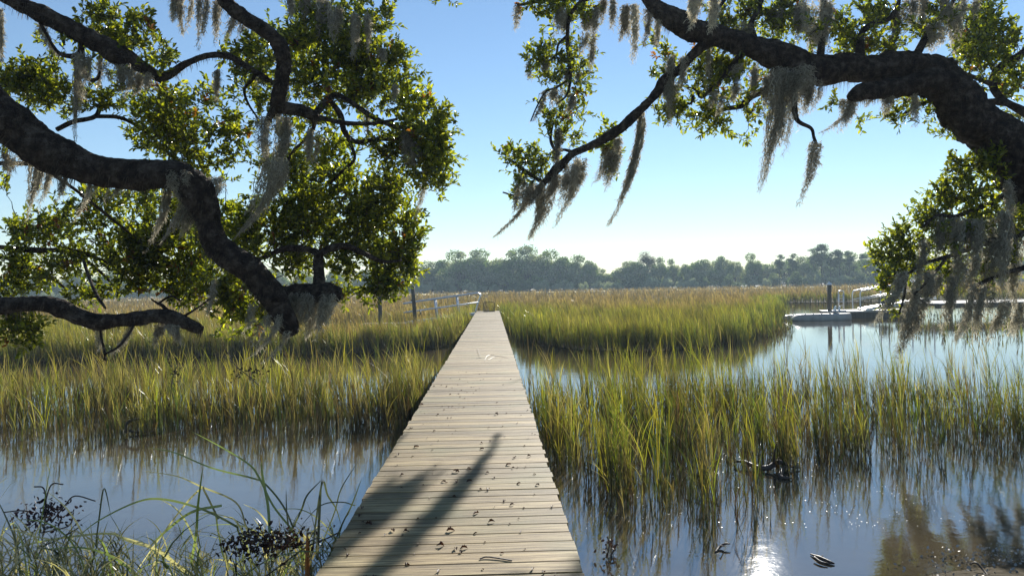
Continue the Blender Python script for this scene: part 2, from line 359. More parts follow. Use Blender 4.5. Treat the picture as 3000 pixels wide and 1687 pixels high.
near_patch('marsh_grass', 'short reedy tuft at the tip of the floats where the channel narrows', [(2235, 955), (2330, 962), (2310, 985), (2200, 1010), (2150, 1000)], 110, .7, (3, 6, 1, 1, 3), 2, lambda px, py: np.ones(len(px)), 4, 1.8)
# the ground-cover meadow on the banks: plants get coarser with distance
def meadow(name, label, side, n, y0, y1, dmin):
    px = rng.uniform(-500, 3500, n * 3); py = y0 + (y1 - y0) * rng.random(n * 3) ** 1.25
    hz = 832 + (1500 - px) * 0.0188; py = py + (1500 - px) * 0.0188; k0 = py > hz + 19; px = px[k0]; py = py[k0]
    g = G(px, py, 0.08)[:, :2]
    k = np.zeros(len(g), bool)
    for poly in (bankR, bankL, bankC): k |= inpoly(g[:, 0], g[:, 1], poly)
    k &= (g[:, 1] < 190) & (g[:, 1] > dmin)
    k &= (g[:, 0] > DX) == (side > 0)
    k &= ~((np.abs(g[:, 0] - DX) < 0.85) & (g[:, 1] < 44.5))
    # small pond among the grass, right of the boardwalk's end
    k &= ~((np.abs((px - 1900) / 75) ** 2 + ((py - 888) / 5.0) ** 2) < 1)
    g = g[k][:n]; px = px[k][:n]; py = py[k][:n]; n = len(g); D = g[:, 1]
    h = np.clip(rng.normal(0.95, 0.13, n) + 0.1 * wave(g[:, 0], g[:, 1], 6, 2) + 0.06 * wave(g[:, 0], g[:, 1], 2, 1), 0.4, 1.4)
    h = np.where((D > 34) & (D < 43.5) & (g[:, 0] < DX) & (g[:, 0] > -9), h * .42, h)
    # colour: live green by the water, dry and reddish far out
    dry = np.clip((D - 37) / 24 + 0.6 * wave(g[:, 0], g[:, 1], 14, 3) + 0.25 * wave(g[:, 0], g[:, 1], 5, 0), 0, 1)
    if side < 0: dry = np.clip(dry + 0.4 + 0.3 * wave(g[:, 0], g[:, 1], 4, 2), 0, 1)
    gold = np.clip(wave(g[:, 0], g[:, 1] * 0.45, 11, 2) * 1.3, 0, 1) * (1 - dry * .7)
    live = pal(n, [(0.18, 0.195, 0.035), (0.08, 0.11, 0.03), (0.30, 0.27, 0.05)], (5, 3, 4))
    dr = pal(n, [(0.24, 0.165, 0.10), (0.33, 0.24, 0.15), (0.14, 0.10, 0.065)], (4, 3, 3))
    tp = lerp(live, dr, dry[:, None]); tp = lerp(tp, tp * np.array([1.15, 1.15, 0.6]), gold[:, None])
    cl = np.clip(1 + .55 * wave(g[:, 0], g[:, 1], .45, 1) + .3 * wave(g[:, 0], g[:, 1] * .5, 2.2, 0), .35, 1.7)[:, None]; tp = tp * cl
    bt = pal(n, BOT, (3, 3, 3, 1)) * 0.7
    w = rng.uniform(0.7, 1.3, n) * np.clip(D * 0.00048, 0.011, 0.08)
    return grass(name, label, g, np.full(n, 0.05), h, w, rng.uniform(0.03, 0.4, n), bt, tp, leaves=2, K=4, wind=0.15)
meadow('marsh_meadow', 'wide cordgrass meadow right of the boardwalk reaching the far trees', 1, 52000, 848, 1042, 20)
meadow('marsh_meadow', 'tan cordgrass meadow left of the boardwalk behind the oak limbs', -1, 42000, 848, 1052, 20)

def fringe(edge, label, side, n):
    """the dense dark-footed row along the edge of a bank"""
    e = G(np.array([p[0] for p in edge], float), np.array([p[1] for p in edge], float))[:, :2]
    seg = np.diff(e, axis=0); L = np.linalg.norm(seg, axis=1); wt = L / np.clip(e[:-1, 1], 10, 200); i = rng.choice(len(L), n, p=wt / wt.sum()); t = rng.random(n)[:, None]
    nrm = np.column_stack([seg[:, 1], -seg[:, 0]]) / L[:, None]
    c = e[i] + seg[i] * t; c += nrm[i] * (rng.normal(0, .32, n) + .7 * wave(c[:, 0], c[:, 1], 1.4, 1))[:, None] * side
    k = (np.abs(c[:, 0] - DX) > .85) & (c[:, 1] < 110); c = c[k]; n = len(c); D = c[:, 1]
    h = np.clip(rng.normal(.92, .16, n) + .12 * wave(c[:, 0], c[:, 1], 1.5, 2), .3, 1.3)
    tp = pal(n, TIP, (5, 5, 2, 1, 1) if side > 0 else (3, 3, 2, 3, 2)) * np.clip(1 + .5 * wave(c[:, 0], c[:, 1], .5, 0), .5, 1.5)[:, None]
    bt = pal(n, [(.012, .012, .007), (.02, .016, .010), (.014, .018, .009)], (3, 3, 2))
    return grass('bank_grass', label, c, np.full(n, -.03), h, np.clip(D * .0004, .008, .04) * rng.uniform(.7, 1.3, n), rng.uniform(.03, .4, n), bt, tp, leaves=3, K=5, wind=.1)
fringe(PR, 'dense dark-footed cordgrass edging the bank right of the boardwalk', 1, 9000)
fringe(PL, 'dense cordgrass edging the bank left of the boardwalk', -1, 8000)

# ---------------------------------------------------------------- the boardwalk
dock = empty('boardwalk', (0, 0, DECK), 'long narrow weathered wooden boardwalk running straight out over the marsh', 'boardwalk')
y = 1.2; mb = MB(); k = 0; L0 = 44.3; nails = MB()
while y < L0:
    bw = 0.168 + rng.normal(0, 0.002); hw = 0.70 - 0.0012 * y; j0, j1 = rng.normal(0, 0.006, 2)
    c = [rng.random(), rng.random(), rng.random()]
    cx = DX + (j0 + j1) / 2; th = rng.normal(0, 0.0018); tz = rng.normal(0, 0.0012)
    rot = np.array(Matrix.Rotation(rng.normal(0, 0.0022), 3, 'Z') @ Matrix.Rotation(rng.normal(0, 0.006), 3, 'X'))
    mb.box([cx, y + bw / 2, DECK - 0.02 + tz], [hw * 2 + j1 - j0, bw - 0.012 - abs(rng.normal(0, 0.003)), 0.04], rot, c)
    y += bw; k += 1
# end platform with its ragged corner towards the gangway
part(mb, 'deck_planks', M['wood'], dock)
mb = MB()
for sx in (-0.6, 0, 0.6): mb.box([DX + sx, L0 / 2 + 0.6, DECK - 0.04 - 0.1], [0.05, L0 - 1.3, 0.19], col=(0.3, 0.4, 0.5))
part(mb, 'stringers', M['wood'], dock)
for yy in np.arange(5.0, 44, 3.9):
    for sx in (-0.56, 0.56):
        m2 = MB(); m2.bar((DX + sx, yy, -0.6), (DX + sx, yy, DECK - 0.045), 0.09, 10); part(m2, 'piling', M['pile'], dock, True)
    m2 = MB(); m2.box([DX, yy + 0.12, DECK - 0.30], [1.35, 0.06, 0.14], col=(0.2, 0.3, 0.6)); part(m2, 'cross_beam', M['wood'], dock)
# crab trap on the end
def crab_trap():
    a = P(1417, 911, 43.4); x0, x1 = -0.0, 0.62; H = 0.52
    e = empty('crab_trap', (a[0] + 0.0, a[1], DECK), 'square wire crab trap standing on the far end of the boardwalk', 'crab trap')
    o = Vector(e.location); m = MB(); rr = 0.013
    X0, X1, Y0, Y1, Z0, Z1 = o.x, o.x + 0.6, o.y - 0.15, o.y + 0.4, DECK + 0.01, DECK + 0.51
    for x in (X0, X1):
        for yv in (Y0, Y1): m.bar((x, yv, Z0), (x, yv, Z1), rr, 6)
        for z in (Z0, Z1): m.bar((x, Y0, z), (x, Y1, z), rr, 6)
    for yv in (Y0, Y1):
        for z in (Z0, Z1): m.bar((X0, yv, z), (X1, yv, z), rr, 6)
    part(m, 'frame', M['wire'], e)
    m = MB(); thin = 0.0018
    for t in np.linspace(0, 1, 8)[1:-1]:
        x = X0 + (X1 - X0) * t; yv = Y0 + (Y1 - Y0) * t; z = Z0 + (Z1 - Z0) * t
        m.bar((x, Y0, Z0), (x, Y0, Z1), thin, 4); m.bar((x, Y1, Z0), (x, Y1, Z1), thin, 4); m.bar((x, Y0, Z1), (x, Y1, Z1), thin, 4)
        m.bar((X0, Y0, z), (X1, Y0, z), thin, 4); m.bar((X0, Y1, z), (X1, Y1, z), thin, 4); m.bar((X0, yv, Z1), (X1, yv, Z1), thin, 4)
        m.bar((X0, Y0, z), (X0, Y1, z), thin, 4); m.bar((X1, Y0, z), (X1, Y1, z), thin, 4)
    part(m, 'mesh', M['wire'], e)
    m = MB(); m.tube(catmull([(X0 + .1, Y0 + .2, Z1 - .12), (X0 + .25, Y0 + .2, Z1 - .3), (X0 + .45, Y0 + .25, Z1 - .22), (X1 - .05, Y0 + .2, Z1 - .35)], 5), 0.01, 6)
    part(m, 'funnel', M['wire'], e)
crab_trap()

# ---------------------------------------------------------------- gangways, floats and pilings
def rail_side(pts_top, pts_mid, posts, name_e, y_off):
    pass
def gangway_left():
    D = 43.3
    e = empty('gangway', P(1392, 916, D), 'aluminium gangway with curved handrails sloping left off the boardwalk end', 'gangway')
    for dy in (0.0, 0.95):
        def q(px, py): a = P(px, py, D); return np.array([a[0], a[1] + dy, a[2]])
        top = [q(1180, 890), q(1226, 882.5), q(1272, 876), q(1337, 867), q(1390, 859.5), q(1402, 860), q(1407, 867), q(1404, 878), q(1399, 893), q(1393, 914)]
        m = MB(); m.tube(catmull(top, 5), 0.05, 8); part(m, 'handrail', M['alu'], e, True)
        m = MB(); m.bar(q(1182, 916), q(1401, 886), 0.035, 8); part(m, 'mid_rail', M['alu'], e, True)
        for a, b in (((1209, 884.5), (1213, 936)), ((1273, 876), (1279, 929)), ((1337, 867), (1344, 921))):
            m = MB(); A, B = q(*a), q(*b); m.bar(A, B, 0.05, 8); part(m, 'post', M['alu'], e, True)
    a0, a1 = P(1190, 945, D), P(1391, 919, D)
    m = MB(); L = np.linalg.norm(a1 - a0); rot = Matrix.Rotation(-math.atan2(a1[2] - a0[2], a1[0] - a0[0]), 3, 'Y')
    for dy in (0.0, 0.95): m.box((a0 + a1) / 2 + np.array([0, dy, -0.02]), [L, 0.06, 0.15], rot)
    part(m, 'side_beam', M['alu'], e)
    m = MB(); m.box((a0 + a1) / 2 + np.array([0, 0.475, 0.02]), [L, 0.88, 0.04], rot); part(m, 'walkway', M['alu'], e)
gangway_left()
def float_left():
    a, b = P(1083, 951, 43.3), P(1238, 946, 43.3)
    e = empty('floating_dock', (a + b) / 2, 'low pale floating dock half hidden in the grass below the left gangway', 'dock')
    c = (a + b) / 2; m = MB(); m.box([c[0], c[1] + .7, 0.30], [b[0] - a[0] + 1.0, 1.6, 0.10]); part(m, 'deck', M['float_deck'], e)
    m = MB(); m.box([c[0], c[1] + .7, 0.09], [b[0] - a[0] + .8, 1.5, 0.31]); part(m, 'hull', M['float'], e)
float_left()
def piling(px, pt, pb, D, r, label, lean, cap=False):
    a = P(px, pb, D); t = P(px, pt, D); base = Vector((a[0], a[1], -0.4)); H = t[2]
    e = empty('wooden_piling', (a[0], a[1], 0), label, 'piling', None)
    top = (a[0] + lean * H, a[1], H)
    m = MB(); pts = [tuple(base)] + [(a[0] + lean * H * s, a[1], H * s) for s in (0.1, 0.4, 0.7)] + [top]
    m.tube(pts, [r * 1.08, r * 1.05, r, r * .97, r * .95], 14, rough=0.05); part(m, 'shaft', M['pile'], e, True)
    if cap:
        m = MB(); m.tube([(top[0], top[1], H - 0.03), (top[0], top[1], H + 0.02), (top[0], top[1], H + 0.17)], [r * 1.22, r * 1.22, 0.015], 14); part(m, 'cap', M['white'], e)
    return e, a
e1, _ = piling(1218, 838, 936, 42.4, 0.105, 'tall dark wooden piling beside the left gangway, nearer the boardwalk', -0.055)
m = MB(); a = P(1213, 880, 42.4); m.box((a[0] - .12, a[1] - .02, a[2]), (0.12, .1, .08)); part(m, 'bracket', M['wire'], e1)
m = MB(); a = P(1229, 917, 42.2); m.tube(catmull([a + np.array([0, 0, .15]), a + np.array([.06, -.02, 0.0]), a + np.array([-.03, 0, -.15]), a + np.array([.03, 0, -.28])], 4), 0.035, 7); part(m, 'rope', M['drift'], e1)
piling(1115, 842, 940, 42.8, 0.11, 'shorter wooden piling left of the gangway, under the oak leaves', -0.012)
piling(2431, 833, 927, 48.0, 0.13, 'lone piling with a pale pointed cap at the right floating dock', 0.0, True)
def kayak_float(x0, x1, ytop, ybot, D, label):
    a, b = P(x0, ybot, D), P(x1, ybot, D); H = (ybot - ytop) / F * D; Lx = b[0] - a[0]; wd = 0.62
    e = empty('dock_float', (a[0] + Lx / 2, a[1], 0), label, 'dock float', 'plastic dock floats')
    # hull: rounded loaf with an upswept nose at the left
    s = np.linspace(0, 1, 26); prof_t = H * np.clip(1 - (1 - s / 0.16).clip(0) ** 2 * 0.85, 0.1, 1); prof_b = np.where(s < 0.1, -0.02 + (0.1 - s) * 1.2 * H, -0.06)
    hw = wd / 2 * np.clip(1 - (1 - s / 0.10).clip(0) ** 2 * 0.55, 0, 1)
    n = 16; ang = np.linspace(0, 2 * math.pi, n, endpoint=False)
    cs = np.sign(np.cos(ang)) * np.abs(np.cos(ang)) ** 0.5; sn = np.sign(np.sin(ang)) * np.abs(np.sin(ang)) ** 0.5
    mid = (prof_t + prof_b) / 2; hh = (prof_t - prof_b) / 2
    v = np.stack([np.broadcast_to((a[0] + Lx * s)[:, None], (26, n)), a[1] + hw[:, None] * cs[None], mid[:, None] + hh[:, None] * sn[None]], -1).reshape(-1, 3)
    i = np.arange(25)[:, None] * n; j = np.arange(n)[None]; j2 = (j + 1) % n
    m = MB(); m.add(np.vstack([v, [[a[0] - .0, a[1], mid[0]], [b[0], a[1], mid[-1]]]]), np.stack([i + j, i + n + j, i + n + j2, i + j2], -1).reshape(-1, 4),
                    np.vstack([np.stack([np.full(n, 26 * n), np.arange(n), (np.arange(n) + 1) % n], -1), np.stack([np.full(n, 26 * n + 1), 25 * n + (np.arange(n) + 1) % n, 25 * n + np.arange(n)], -1)]))
    part(m, 'hull', M['float'], e, True)
    for t in np.linspace(0.24, 0.8, 5):
        m = MB(); m.tube([(a[0] + Lx * t, a[1] - .1, H - .01), (a[0] + Lx * t, a[1] - .1, H + .045)], [0.05, 0.035], 8); part(m, 'lug', M['float'], e)
    return e
kayak_float(2316, 2490, 921, 941, 44.6, 'front white plastic float with a curved nose lying on the right channel')
kayak_float(2286, 2440, 922, 936, 46.2, 'rear white plastic float showing only its nose behind the front one')
def plat_right():
    a, b = P(2432, 918, 47.4), P(2680, 915, 47.4)
    e = empty('floating_dock', (a + b) / 2, 'low flat platform right of the capped piling, carrying the ladder', 'dock')
    c = (a + b) / 2; m = MB(); m.box([c[0], c[1] + .6, 0.36], [b[0] - a[0], 2.2, 0.08]); part(m, 'deck', M['float_deck'], e)
    m = MB(); m.box([c[0], c[1] + .6, 0.12], [b[0] - a[0] - .1, 2.1, 0.39]); part(m, 'hull', M['pile'], e)
    for px in (2448, 2460):
        q = P(px, 910, 47.2); m = MB(); z = 0.40
        m.add([[q[0] - .16, q[1] - .05, z], [q[0] + .03, q[1] - .05, z], [q[0] + .03, q[1] - .05, z + .32], [q[0] - .02, q[1] - .05, z + .32], [q[0] - .16, q[1] + .05, z], [q[0] + .03, q[1] + .05, z], [q[0] + .03, q[1] + .05, z + .32], [q[0] - .02, q[1] + .05, z + .32]],
              [[0, 1, 2, 3], [7, 6, 5, 4], [0, 4, 5, 1], [1, 5, 6, 2], [2, 6, 7, 3], [3, 7, 4, 0]]); part(m, 'bow_stop', M['alu'], e)
    m = MB(); q0, q1 = P(2436, 912, 47.0), P(2480, 911, 47.0); m.bar(q0, q1, 0.06, 8); part(m, 'roller', M['alu'], e)
plat_right()
def ladder():
    D = 48.2; e = empty('dock_ladder', P(2464, 908, D), 'small aluminium swim ladder standing on the right platform beside the piling', 'ladder')
    for dx in (-8, 8):
        m = MB(); m.bar(P(2464 + dx, 908, D), P(2464 + dx, 858, D), 0.03, 8); part(m, 'rail', M['alu'], e, True)
        m = MB(); m.bar(P(2464 + dx * .75, 908, D + .35), P(2464 + dx * .75, 860, D + .35), 0.025, 8); part(m, 'rail', M['alu'], e, True)
    m = MB(); m.tube(catmull([P(2456, 858, D), P(2457, 853, D), P(2464, 851.5, D), P(2471, 853, D), P(2472, 858, D)], 4), 0.03, 8); part(m, 'grab_bar', M['alu'], e, True)
    for py in (866, 874, 884, 895):
        m = MB(); m.bar(P(2456, py, D), P(2472, py, D), 0.02, 6); part(m, 'rung', M['alu'], e)
ladder()
def gangway_right():
    D = 47.0; e = empty('gangway', P(2559, 905, D), 'aluminium gangway climbing right from the right platform behind hanging moss', 'gangway')
    for dy in (0.0, 1.0):
        def q(px, py): a = P(px, py, D); return np.array([a[0], a[1] + dy, a[2]])
        m = MB(); m.tube(catmull([q(2521, 908), q(2520, 880), q(2520, 860), q(2524, 852.5), q(2535, 850), q(2573, 842), q(2640, 831), q(2740, 815)], 5), 0.038, 8); part(m, 'handrail', M['alu'], e, True)
        m = MB(); m.bar(q(2522, 877.5), q(2740, 840), 0.026, 8); part(m, 'mid_rail', M['alu'], e, True)
        for px, a, b in ((2604, 837, 890), (2672, 826, 880), (2736, 816, 870)):
            m = MB(); m.bar(q(px, a), q(px, b), 0.036, 8); part(m, 'post', M['alu'], e, True)
    a0, a1 = P(2535, 907, D), P(2745, 872, D); L = np.linalg.norm(a1 - a0); rot = Matrix.Rotation(-math.atan2(a1[2] - a0[2], a1[0] - a0[0]), 3, 'Y')
    m = MB()
    for dy in (0.0, 1.0): m.box((a0 + a1) / 2 + np.array([0, dy, 0]), [L, 0.06, 0.17], rot)
    part(m, 'side_beam', M['alu'], e)
    m = MB(); m.box((a0 + a1) / 2 + np.array([0, 0.5, 0.02]), [L, 0.93, 0.04], rot); part(m, 'walkway', M['alu'], e)
gangway_right()
def dock_box():
    D = 46.4; q = P(2595, 903, D); e = empty('slatted_crate', (q[0], q[1], 0.4), 'dark slatted crate standing beside the right gangway', 'crate')
    for dy in (0, .4):
        m = MB()
        for k in range(6): m.box([q[0], q[1] + dy, 0.50 + k * 0.12], [0.38, 0.03, 0.07])
        part(m, 'slatted_side', M['wire'], e)
    m = MB()
    for dx in (-.2, .2):
        for dy in (0.0, .4): m.box([q[0] + dx, q[1] + dy, 0.78], [0.04, 0.05, 0.76])
    part(m, 'corner_posts', M['wire'], e)
dock_box()
def pier_right():
    a = P(2742, 889, 44.5); z = a[2]; x0 = a[0]; e = empty('pier', (x0, a[1], 0), 'long flat wooden pier crossing the channel at the far right behind the moss', 'pier')
    m = MB(); nb = 150
    for k in range(nb): m.box([x0 + (k + .5) * 0.16, a[1] + 2.3, z - .02 + rng.normal(0, .001)], [0.152, 4.6, 0.04], col=rng.random(3))
    part(m, 'deck_planks', M['float_deck'], e)
    m = MB(); m.box([x0 + nb * .08, a[1] + .06, z - .17], [nb * .16, .08, .25], col=(.5, .5, .5)); m.box([x0 + nb * .08, a[1] + 4.5, z - .17], [nb * .16, .08, .25], col=(.3, .5, .5)); part(m, 'fascia', M['pile'], e)
    for k in range(7):
        for dy in (0.3, 4.2):
            m = MB(); m.bar((x0 + 1.0 + k * 3.4, a[1] + dy, -.5), (x0 + 1.0 + k * 3.4, a[1] + dy, z - .045), 0.12, 10); part(m, 'piling', M['pile'], e, True)
pier_right()

# ---------------------------------------------------------------- far trees
def diamonds(mb, p, size, col, nrm=None):
    n = len(p); a = rng.normal(size=(n, 3)); a /= np.linalg.norm(a, axis=1)[:, None]
    b = rng.normal(size=(n, 3)); b -= a * (a * b).sum(1)[:, None]; b /= np.linalg.norm(b, axis=1)[:, None]
    s = np.asarray(size).reshape(-1, 1)
    v = np.stack([p - a * s, p - b * s * .6, p + a * s, p + b * s * .6], 1)
    mb.add(v.reshape(-1, 3), np.arange(n * 4).reshape(-1, 4), col=np.repeat(col, 4, 0))
def far_proto(kind, seed):
    """unit tree: height 1 (metres are set by the object's scale), returns crown MB and trunk MB"""
    r = np.random.default_rng(seed); cr, tr = MB(), MB(); H = 10.0
    def c(base, n): return np.clip(np.array(base) * r.uniform(0.55, 1.5, (n, 1)) + r.normal(0, .006, (n, 3)), .004, 1)
    if kind == 'oak':
        nl = 34; lob = []
        for k in range(nl):
            a = r.uniform(0, 6.28); rad = 5.0 * math.sqrt(r.random()); z = H * (0.2 + 0.68 * (1 - (rad / 6.0) ** 2) * r.uniform(0.5, 1.05))
            if k < 9: a = k * .7 + r.uniform(0, .5); rad = r.uniform(3.0, 5.2); z = r.uniform(1.0, 3.2)
            lob.append((rad * math.cos(a), rad * math.sin(a), z, r.uniform(1.2, 2.1)))
        for (x, y_, z, s) in lob:
            n = int(170 * s); d_ = r.normal(size=(n, 3)); d_ /= np.linalg.norm(d_, axis=1)[:, None]
            p = np.array([x, y_, z]) + d_ * s * r.uniform(.55, 1.15, (n, 1)) * np.array([1.15, 1.15, .62])
            p[:, 2] = np.maximum(p[:, 2], r.uniform(0.0, .5, n))
            base = (0.17, 0.23, 0.075) if r.random() < .6 else (0.34, 0.35, 0.21)   # green leaves / grey moss
            diamonds(cr, p, r.uniform(.14, .30, n), c(base, n))
            tr.tube([(0, 0, .5), (x * .35, y_ * .35, z * .55), (x * .9, y_ * .9, z)], [.3, .16, .05], 5)
        tr.tube([(0, 0, -.3), (.1, 0, 1.2), (0, .1, 4.5)], [.5, .36, .2], 8)
    elif kind == 'bush':
        for k in range(15):
            a = r.uniform(0, 6.28); rad = 4.2 * math.sqrt(r.random()); z = H * r.uniform(.1, .8) * (1 - (rad / 6) ** 2); s = r.uniform(1.3, 2.2)
            n = int(150 * s); d_ = r.normal(size=(n, 3)); d_ /= np.linalg.norm(d_, axis=1)[:, None]
            p = np.array([rad * math.cos(a), rad * math.sin(a), z]) + d_ * s * r.uniform(.6, 1.15, (n, 1)); p[:, 2] = np.maximum(p[:, 2], 0.05)
            base = (0.38, 0.40, 0.26) if seed % 2 else (0.14, 0.18, 0.08)
            diamonds(cr, p, r.uniform(.18, .36, n), c(base, n))
            tr.tube([(0, 0, 0), (rad * math.cos(a) * .8, rad * math.sin(a) * .8, z)], [.18, .05], 5)
    elif kind == 'pine':
        lean = r.uniform(-.5, .5)
        tr.tube([(0, 0, -.2), (lean * .3, 0, 3), (lean * .7, 0, 7), (lean, 0, H - .4)], [.17, .14, .1, .03], 7)
        for k in range(24):
            z = H * (.42 + .56 * r.random() ** .8); L = r.uniform(.5, 2.0) * (1.25 - (z / H) * .75) if z < H * .93 else .5
            a = r.uniform(0, 6.28); x, y_ = lean * z / H + L * math.cos(a), L * math.sin(a)
            tr.tube([(lean * z / H, 0, z - .25), (x, y_, z)], [.05, .02], 4)
            n = int(90 + 70 * L); p = np.array([x, y_, z]) + r.normal(size=(n, 3)) * np.array([.55, .55, .2])
            diamonds(cr, p, r.uniform(.10, .22, n), c((0.09, 0.12, 0.055), n))
    elif kind == 'bare':   # open grey-brown crown with many branches
        tr.tube([(0, 0, -.2), (.1, 0, 4), (0, .1, 8)], [.25, .18, .06], 7)
        for k in range(40):
            z0 = r.uniform(1, 8); a = r.uniform(0, 6.28); L = r.uniform(.6, 3.0) * (1.25 - z0 / 10); z1 = min(H, z0 + r.uniform(.3, 2.6))
            e_ = (L * math.cos(a), L * math.sin(a), z1); tr.tube([(0, 0, z0), (e_[0] * .5, e_[1] * .5, (z0 + z1) / 2 + .1), e_], [.09, .05, .02], 4)
            n = 130; p = np.array(e_) + r.normal(size=(n, 3)) * np.array([.7, .7, .5]); base = (0.17, 0.14, 0.11) if r.random() < .6 else (0.10, 0.11, 0.06)
            diamonds(cr, p, r.uniform(.08, .2, n), c(base, n))
    return cr, tr
protos = {}
for kind, sd in (('oak', 1), ('oak', 2), ('oak', 3), ('bush', 5), ('bush', 6), ('bush', 7), ('pine', 8), ('pine', 9), ('bare', 10), ('bare', 12)):
    cr, tr = far_proto(kind, sd)
    protos.setdefault(kind, []).append((cr.build('crown', M['far_leaf']), tr.build('trunk', M['bark'])))
LAB = {'oak': ('live_oak', 'broad grey-green oak in the hazy tree line beyond the marsh', 'tree', 'broad oaks of the far tree line'),
       'bush': ('shore_shrub', 'low rounded bushy tree at the foot of the far tree line', 'shrub', 'bushes along the far shore'),
       'pine': ('pine_tree', 'tall thin pine with layered crown above the far tree line at right', 'tree', 'pines of the far tree line'),
       'bare': ('marsh_tree', 'thin open-crowned brownish tree in the far tree line', 'tree', 'thin open trees of the far tree line')}
used = set()
def far_tree(px, ytop, kind, D, wide=1.0, label=None, sink=0.0):
    hz = 832 + (1500 - px) * 0.0188
    if kind == 'slim': kind, wide = 'oak', .62
    v = int(rng.integers(len(protos[kind]))); cr, tr = protos[kind][v]
    nm, lb, ct, gp = LAB[kind]; b = P(px, hz + 20, D); base = Vector((b[0], b[1], 0.35))
    H = (P(px, ytop, D)[2] - base.z) * (1.24 if kind == 'oak' else 1.0)
    e = bpy.data.objects.new(nm, None); C.objects.link(e); e.location = base; s = H / 10.0
    e.scale = (s * wide / (1.2 if kind == 'oak' else 1), s * wide / (1.2 if kind == 'oak' else 1), s); e.rotation_euler = (0, 0, rng.uniform(0, 6.28)); tag(e, label or lb, ct, gp)
    for o in (cr, tr):
        if o not in used: used.add(o); c = o
        else: c = o.copy(); C.objects.link(c)
        c.parent = e
SKY = [(-80, 812, 'oak'), (30, 806, 'oak'), (130, 803, 'oak'), (230, 800, 'oak'), (330, 798, 'oak'), (430, 800, 'oak'), (530, 794, 'oak'), (620, 793, 'oak'), (710, 795, 'oak'), (800, 790, 'oak'), (890, 797, 'oak'), (980, 795, 'oak'), (1070, 792, 'oak'),
       (1150, 783, 'oak'), (1215, 775, 'oak'), (1262, 780, 'oak'), (1310, 764, 'oak'), (1350, 754, 'oak'), (1400, 750, 'oak'), (1450, 764, 'oak'), (1500, 750, 'oak'), (1550, 740, 'oak'), (1600, 752, 'oak'), (1650, 754, 'oak'), (1695, 764, 'oak'), (1728, 765, 'slim'),
       (1765, 797, 'oak'), (1800, 797, 'oak'), (1838, 778, 'oak'), (1865, 768, 'oak'), (1900, 743, 'bare'), (1935, 768, 'slim'), (1970, 772, 'slim'), (2010, 775, 'slim'), (2058, 762, 'oak'), (2112, 752, 'slim'), (2150, 768, 'slim'), (2205, 757, 'slim'), (2240, 775, 'oak'),
       (2284, 747, 'pine'), (2322, 744, 'pine'), (2350, 765, 'oak'), (2384, 730, 'pine'), (2408, 715, 'pine'), (2434, 740, 'pine'), (2462, 731, 'pine'), (2490, 736, 'pine'), (2530, 742, 'pine'), (2560, 750, 'oak'), (2620, 748, 'oak'), (2690, 755, 'oak'), (2760, 757, 'oak'), (2840, 755, 'oak'), (2920, 757, 'oak'), (3000, 754, 'oak'), (3080, 756, 'oak')]
SPEC = {(1550, 740): 'domed tallest oak at the centre of the far tree line', (1728, 765): 'slim open tree at the right end of the central grove, beside the sky gap',
        (1900, 743): 'tall slim brownish tree standing above its neighbours right of the sky gap', (2408, 715): 'tallest pine of the far tree line, with layered flat branches'}
for (px, yt, kd) in SKY:
    far_tree(px, yt, kd, rng.uniform(202, 212), 1.0 if kd != 'pine' else .85, SPEC.get((px, yt)))
for px in np.arange(-60, 3100, 62):     # second rank filling between the crowns
    yt = np.interp(px, [s_[0] for s_ in SKY], [s_[1] for s_ in SKY]) + 16
    hz = 832 + (1500 - px) * 0.0188
    far_tree(px + rng.uniform(-15, 15), min(yt + rng.uniform(0, 12), hz - 12), 'oak', rng.uniform(222, 240), 1.15)
for px in np.arange(-60, 3100, 41):     # low shrubs along the shore
    hz = 832 + (1500 - px) * 0.0188
    far_tree(px + rng.uniform(-14, 14), hz - rng.uniform(2, 26), 'bush', rng.uniform(191, 198), rng.uniform(.9, 1.3))

for ps in protos.values():
    for pr in ps:
        for o in pr:
            if o not in used: bpy.data.objects.remove(o)

# ---------------------------------------------------------------- near live oaks
KS = 3000 / 2576.0     # the outlines below were read off a 2576-pixel-wide view
def leaves_mesh(mb, base, dirs, nrm, L, Wd, col):
    side = np.cross(dirs, nrm); side /= np.linalg.norm(side, axis=1)[:, None] + 1e-9
    nrm = np.cross(side, dirs); L = L[:, None]; Wd = Wd[:, None]
    fold = nrm * Wd * 0.22; droop = -nrm * L * 0.10
    T = base + dirs * L + droop
    L1 = base + dirs * L * .3 + side * Wd * .45 + fold; L2 = base + dirs * L * .72 + side * Wd * .42 + fold + droop * .4
    R1 = base + dirs * L * .3 - side * Wd * .45 + fold; R2 = base + dirs * L * .72 - side * Wd * .42 + fold + droop * .4
    n = len(base); v = np.stack([base, L1, L2, T, R2, R1], 1).reshape(-1, 3); b = np.arange(n)[:, None] * 6
    q = np.concatenate([b + np.array([[0, 3, 2, 1]]), b + np.array([[0, 5, 4, 3]])], 0)
    mb.add(v, q, col=np.repeat(col, 6, 0))
